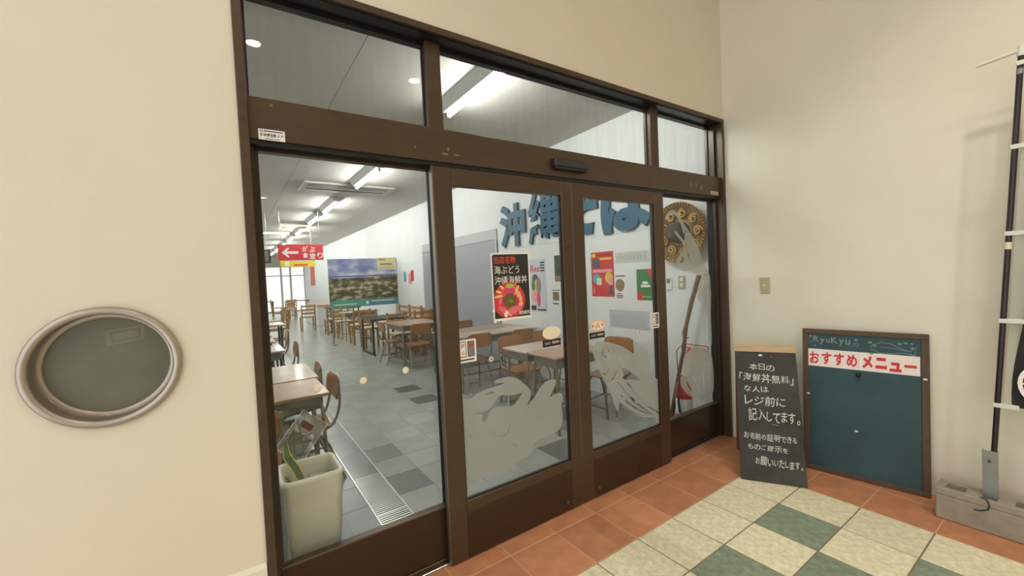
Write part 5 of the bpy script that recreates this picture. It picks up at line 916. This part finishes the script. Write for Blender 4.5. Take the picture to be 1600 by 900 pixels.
# clear plastic menu leaning behind the planter
M_PLAS = film_mat('clear_plastic', (190, 186, 184), 0.62, 0.3)
cm = thing('plastic_menu_folder', 'clear plastic folder propped on a corner behind the white planter', 'folder', (-2.685, 0.62, 0.482), rot=(math.radians(-16), math.radians(43), 0))
MB().box(-0.155, 0.0, 0, 0.004, 0.0, 0.225, M_PLAS).build('sleeve', cm); p = Print(-0.0005, 0.0004); p.rect(-0.125, -0.055, 0.15, 0.185, mat('maroon_print', (110, 60, 66), 0.6)); p.rect(-0.14, -0.02, 0.02, 0.12, film_mat('greenish_print', (110, 118, 92), 0.45, 0.3)); p.build('print', cm)
MB().tube([(-0.158, 0, 0), (-0.158, 0, 0.228), (0.003, 0, 0.228), (0.003, 0, 0), (-0.158, 0, 0)], 0.0022, M_WHITE, 5).build('edge', cm)
bs = thing('wire_easel', 'thin wire easel holding the plastic folder behind the planter', 'easel', (-2.70, 0.70, 0))
for x in (-0.06, 0.06): MB().tube([(x, -0.09, 0.0), (x*0.7, -0.075, 0.47), (x*0.3, 0.01, 0.70)], 0.004, M_IRON, 6).build('leg', bs)
MB().tube([(0, 0.16, 0.0), (0, 0.01, 0.70)], 0.004, M_IRON, 6).build('leg', bs); MB().tube([(-0.055, -0.085, 0.474), (0.055, -0.085, 0.474)], 0.004, M_IRON, 6).build('ledge', bs)

# ---- furniture
def bend(pts, n=4):
    P = [Vector(p) for p in pts]; out = [P[0]]
    for i in range(1, len(P)-1):
        a, b, c = P[i-1], P[i], P[i+1]; d = min((b-a).length, (c-b).length)*0.45; s0 = b+(a-b).normalized()*d; s1 = b+(c-b).normalized()*d
        for q in range(n+1):
            t = q/n; out.append(s0*(1-t)**2+b*2*t*(1-t)+s1*t*t)
    out.append(P[-1]); return out
def curved_plate(wd, ht, th, curve, cz, y, r, lean=0.0, n=10, horiz=False):
    """rounded plywood plate; vertical (backrest) or horizontal (seat)"""
    pts = []
    for cx, cy, a0 in ((wd/2-r, ht/2-r, 0), (-wd/2+r, ht/2-r, PI/2), (-wd/2+r, -ht/2+r, PI), (wd/2-r, -ht/2+r, 3*PI/2)): pts += [(cx+r*math.cos(a0+q*PI/8), cy+r*math.sin(a0+q*PI/8)) for q in range(5)]
    # slice into columns for the curve
    def f(u, v, o):
        d = curve*(1-(2*u/wd)**2)
        return (u, v+y, cz-d+o) if horiz else (u, y+d+o+lean*v, cz+v)
    b = MB(); us = [-wd/2+wd*k/n for k in range(n+1)]
    def ext(u):
        e = max(0, abs(u)-(wd/2-r)); return ht/2-r+math.sqrt(max(r*r-e*e, 0))
    V = []
    for o in (0, th):
        for u in us: V += [f(u, -ext(u), o), f(u, ext(u), o)]
    m_ = (n+1)*2; F = []
    for k in range(n):
        F += [(2*k, 2*k+1, 2*k+3, 2*k+2), (m_+2*k, m_+2*k+2, m_+2*k+3, m_+2*k+1), (2*k, 2*k+2, m_+2*k+2, m_+2*k), (2*k+1, m_+2*k+1, m_+2*k+3, 2*k+3)]
    F += [(0, m_, m_+1, 1), (2*n, 2*n+1, m_+2*n+1, m_+2*n)]
    return b.add(V, F, M_PLY, False)
def make_school_chair():
    t = thing('school_chair', 'x', 'chair', (0, 0, 0), 0, 'steel and plywood school chairs')
    curved_plate(0.37, 0.37, 0.011, 0.010, 0.425, 0.0, 0.05, horiz=True).build('seat', t)
    curved_plate(0.36, 0.185, 0.010, 0.022, 0.705, 0.205, 0.06, lean=0.12).build('backrest', t)
    for s in (-1, 1):
        x = 0.165*s
        MB().tube(bend([(x*1.08, -0.19, 0.0), (x, -0.155, 0.40), (x, 0.16, 0.405), (x*1.02, 0.225, 0.56), (x, 0.222, 0.78)]), 0.0105, M_TUBE, 8).build('front_leg', t)
        MB().tube(bend([(x*1.1, 0.225, 0.0), (x*1.02, 0.12, 0.30), (x, 0.04, 0.40)]), 0.0105, M_TUBE, 8).build('rear_leg', t)
        MB().tube([(x*1.05, -0.178, 0.14), (x*1.07, 0.175, 0.14)], 0.008, M_TUBE, 8).build('stretcher', t)
        for y in (-0.19, 0.225): MB().lathe([(0.0, 0.0), (0.014, 0.0), (0.013, 0.03), (0.010, 0.032)], M_WBAR, 10, c=(x*1.09, y, 0)).build('foot_cap', t)
    MB().tube([(-0.17, 0.175, 0.14), (0.17, 0.175, 0.14)], 0.008, M_TUBE, 8).build('stretcher', t)
    return t
def make_wood_chair():
    t = thing('slat_back_chair', 'x', 'chair', (0, 0, 0), 0, 'oak slat-back chairs')
    MB().box(-0.20, 0.20, -0.20, 0.20, 0.405, 0.43, M_OAK, 0.006).build('seat', t); MB().box(-0.18, 0.18, -0.185, 0.17, 0.43, 0.452, M_SEATC, 0.010).build('seat_pad', t)
    for s in (-1, 1):
        MB().box(0.185*s-0.018, 0.185*s+0.018, -0.20, -0.164, 0, 0.405, M_OAK, 0.003).build('front_leg', t)
        b = MB(); b.box(0.185*s-0.018, 0.185*s+0.018, 0.17, 0.206, 0, 0.82, M_OAK, 0.003); b.v = [(v[0], v[1]+max(0, v[2]-0.43)*0.16, v[2]) for v in b.v]; b.build('rear_post', t)
        MB().box(0.185*s-0.010, 0.185*s+0.010, -0.17, 0.18, 0.15, 0.18, M_OAK).build('stretcher', t)
    for z in (0.54, 0.65, 0.765):
        y = 0.186+(z-0.43)*0.16; MB().box(-0.17, 0.17, y-0.008, y+0.010, z-0.022, z+0.030, M_OAK, 0.003).build('back_slat', t)
    return t
def desk(x0, x1, y0, y1, h, label, top=M_WOOD, leg=M_TUBE, group='school desks', name='school_desk'):
    t = thing(name, label, 'desk', ((x0+x1)/2, (y0+y1)/2, 0), 0, group); hx, hy = (x1-x0)/2, (y1-y0)/2
    MB().box(-hx, hx, -hy, hy, h-0.022, h, top, 0.004).build('desktop', t)
    MB().box(-hx+0.04, hx-0.04, -hy+0.04, hy-0.04, h-0.11, h-0.022, M_APRON, 0.004).build('drawer_tray', t)
    for sx in (-1, 1):
        for sy in (-1, 1):
            MB().tube(bend([(sx*(hx-0.03), sy*(hy-0.03), 0.0), (sx*(hx-0.045), sy*(hy-0.045), h-0.10), (sx*(hx-0.07), sy*(hy-0.08), h-0.024)]), 0.0125, leg, 8).build('leg', t)
        MB().tube([(sx*(hx-0.033), -hy+0.035, 0.10), (sx*(hx-0.033), hy-0.035, 0.10)], 0.010, leg, 8).build('stretcher', t)
    MB().tube([(-hx+0.035, hy-0.035, 0.13), (hx-0.035, hy-0.035, 0.13)], 0.009, leg, 8).build('stretcher', t)
    return t
def iron_table(x0, x1, y0, y1, h, label, top=M_DARKTOP):
    t = thing('iron_leg_table', label, 'table', ((x0+x1)/2, (y0+y1)/2, 0), 0, 'tables with black iron legs'); hx, hy = (x1-x0)/2, (y1-y0)/2
    MB().box(-hx, hx, -hy, hy, h-0.035, h, top, 0.005).build('tabletop', t)
    for sx in (-1, 1):
        for sy in (-1, 1): MB().box(sx*(hx-0.06)-0.018, sx*(hx-0.06)+0.018, sy*(hy-0.10)-0.018, sy*(hy-0.10)+0.018, 0.03, h-0.035, M_IRON, 0.003).build('leg', t)
        MB().box(sx*(hx-0.06)-0.02, sx*(hx-0.06)+0.02, -hy+0.04, hy-0.04, 0, 0.03, M_IRON, 0.003).build('foot_bar', t)
        MB().box(sx*(hx-0.06)-0.012, sx*(hx-0.06)+0.012, -hy+0.1, hy-0.1, 0.30, 0.33, M_IRON, 0.002).build('side_rail', t)
    return t
# desks at the left
desk(-3.08, -2.424, 1.175, 1.725, 0.70, 'nearest brown school desk at the left behind the planter')
desk(-3.05, -2.400, 1.735, 2.47, 0.705, 'school desk pushed behind the nearest left desk', M_WOODP)
desk(-3.12, -2.46, 3.53, 4.13, 0.70, 'white-topped desk at the left, third from the glass', M_WOODP, M_IRON)
desk(-3.15, -2.475, 4.50, 4.90, 0.70, 'white-topped desk at the left, fourth from the glass', M_WOODP, M_IRON)
desk(-3.15, -2.46, 5.32, 5.75, 0.70, 'white-topped desk at the left, fifth from the glass', M_WOODP, M_IRON)
iron_table(-3.4, -2.12, 6.95, 7.65, 0.72, 'dark-edged long table at the left past the white desks', M_WOODP)
iron_table(-3.4, -2.30, 9.2, 9.9, 0.72, 'dark table at the left under the dark picture')
iron_table(-3.3, -2.15, 11.5, 12.2, 0.72, 'dark table at the left deep in the hall')
# desks at the right
desk(-0.645, 0.03, 0.895, 1.305, 0.70, 'brown school desk behind the right leaf, nearest on the right')
desk(-0.655, 0.03, 1.315, 1.725, 0.70, 'school desk joined behind the nearest right desk, white reflection painted into its pale top', M_WOODP)  # pale top colour stands in for a white reflection
desk(-0.655, 0.56, 2.70, 3.10, 0.70, 'pale long desk of the second right pair, front half', M_WOODP)
desk(-0.655, 0.56, 3.11, 3.55, 0.70, 'brown long desk of the second right pair, rear half')
desk(-0.675, 0.05, 4.73, 5.60, 0.70, 'wide brown desk at the right, seen through the left side pane')
iron_table(-0.75, 0.0, 6.20, 7.15, 0.71, 'small dark table with black iron legs past the wide brown desk')
desk(-0.66, 0.2, 8.85, 9.35, 0.70, 'pale desk under the landscape banner', M_WOODP, M_OAK)
iron_table(-0.60, 0.3, 11.0, 11.8, 0.72, 'dark table beyond the landscape banner')
iron_table(-0.75, 0.2, 19.8, 20.5, 0.72, 'dark table by the far windows, right one'); iron_table(-2.2, -1.2, 20.6, 21.3, 0.72, 'dark table by the far windows, left one')
cn = thing('white_counter', 'low white counter front beyond the landscape banner', 'counter', (-0.20, 14.6, 0)); MB().box(-0.33, 0.6, -1.3, 1.3, 0, 0.70, mat('white_laminate', (214, 212, 214), 0.35), 0.01).build('counter_body', cn); MB().box(-0.36, 0.62, -1.34, 1.34, 0.70, 0.735, mat('pink_top', (196, 150, 130), 0.4), 0.006).build('counter_top', cn)
# chairs
SCH = make_school_chair(); SCH.scale = (0.94, 0.94, 0.93); WCH = make_wood_chair(); used = set()
def put(proto, x, y, deg, label):
    if proto.name not in used:
        used.add(proto.name); proto.location = (x, y, 0); proto.rotation_euler = (0, 0, math.radians(deg)); proto['label'] = label; return proto
    return dup(proto, (x, y, 0), math.radians(deg), label)
# deg 0: sitter faces -Y (towards the doors); backrest towards +Y. deg -90: backrest to +X
put(SCH, -2.535, 1.56, -88, 'plywood school chair nearest at the left, tucked into the brown desk')
put(SCH, -2.55, 2.14, -92, 'second plywood school chair at the left, behind the nearest one')
put(SCH, -2.90, 1.03, 178, 'school chair on the near side of the left desk, half hidden by the folder')
put(SCH, -2.52, 3.85, -90, 'school chair tucked into the third desk at the left')
put(SCH, -2.44, 5.55, -90, 'school chair tucked into the fifth desk at the left')
put(SCH, -0.45, 4.62, 176, 'school chair with its back to the glass at the wide brown desk')
put(SCH, -0.62, 5.30, 92, 'school chair at the aisle side of the wide brown desk')
put(SCH, -0.42, 2.80, 178, 'school chair with its back to the glass at the second right pair, left one')
put(SCH, 0.17, 2.70, 176, 'school chair at the second right pair, by the wall')
put(SCH, -0.30, 1.90, 0, 'school chair at the far side of the nearest right desks, left one')
put(SCH, 0.20, 1.93, -8, 'school chair at the far side of the nearest right desks, by the wall')
put(SCH, 0.18, 1.05, -78, 'school chair with brown back behind the frosted fish')
put(SCH, -0.25, 3.85, 0, 'school chair on the far side of the second right pair')
put(SCH, 0.15, 4.35, 185, 'school chair by the wall beside the wide brown desk')
put(WCH, -0.28, 5.86, 0, 'oak slat-back chair on the far side of the wide brown desk')
put(WCH, 0.30, 5.90, 0, 'oak slat-back chair by the wall past the wide brown desk')
put(WCH, -0.40, 7.45, 0, 'oak slat-back chair on the far side of the small dark table')
put(WCH, 0.26, 6.46, -90, 'oak slat-back chair at the wall side of the small dark table')
put(WCH, -0.45, 8.25, 180, 'oak slat-back chair at the near side of the pale desk')
put(WCH, -0.50, 9.75, 0, 'oak slat-back chair at the far side of the pale desk')
put(WCH, -0.55, 10.75, 180, 'oak slat-back chair at the dark table beyond the banner')
put(WCH, -0.95, 12.6, 180, 'oak slat-back chair alone beyond the dark table')
put(WCH, -0.65, 19.4, 180, 'oak slat-back chair by the far windows, right one')
put(WCH, -1.15, 20.1, 90, 'oak slat-back chair by the far windows, middle one')
put(WCH, -1.75, 20.2, 180, 'oak slat-back chair by the far windows, left one')
put(WCH, -0.95, 18.0, 200, 'oak slat-back chair in front of the far tables')
put(WCH, -2.05, 9.5, -90, 'oak slat-back chair at the left under the dark picture')
put(WCH, -1.92, 11.85, -90, 'oak slat-back chair at the left deep in the hall')
# oak bench with slat back past the small dark table
be = thing('oak_settee', 'long oak settee with slatted back along the right wall', 'settee', (0.30, 7.50, 0), math.radians(-90))
MB().box(-0.75, 0.75, -0.22, 0.22, 0.40, 0.43, M_OAK, 0.006).build('seat', be); MB().box(-0.72, 0.72, -0.20, 0.18, 0.43, 0.46, mat('tan_cushion', (190, 130, 96), 0.8), 0.012).build('seat_pad', be)
for x in (-0.72, 0.0, 0.72):
    MB().box(x-0.02, x+0.02, 0.19, 0.23, 0, 0.86, M_OAK, 0.003).build('rear_post', be); MB().box(x-0.02, x+0.02, -0.22, -0.18, 0, 0.40, M_OAK, 0.003).build('front_leg', be)
for z in (0.55, 0.67, 0.80): MB().box(-0.74, 0.74, 0.195, 0.215, z-0.025, z+0.03, M_OAK, 0.003).build('back_slat', be)
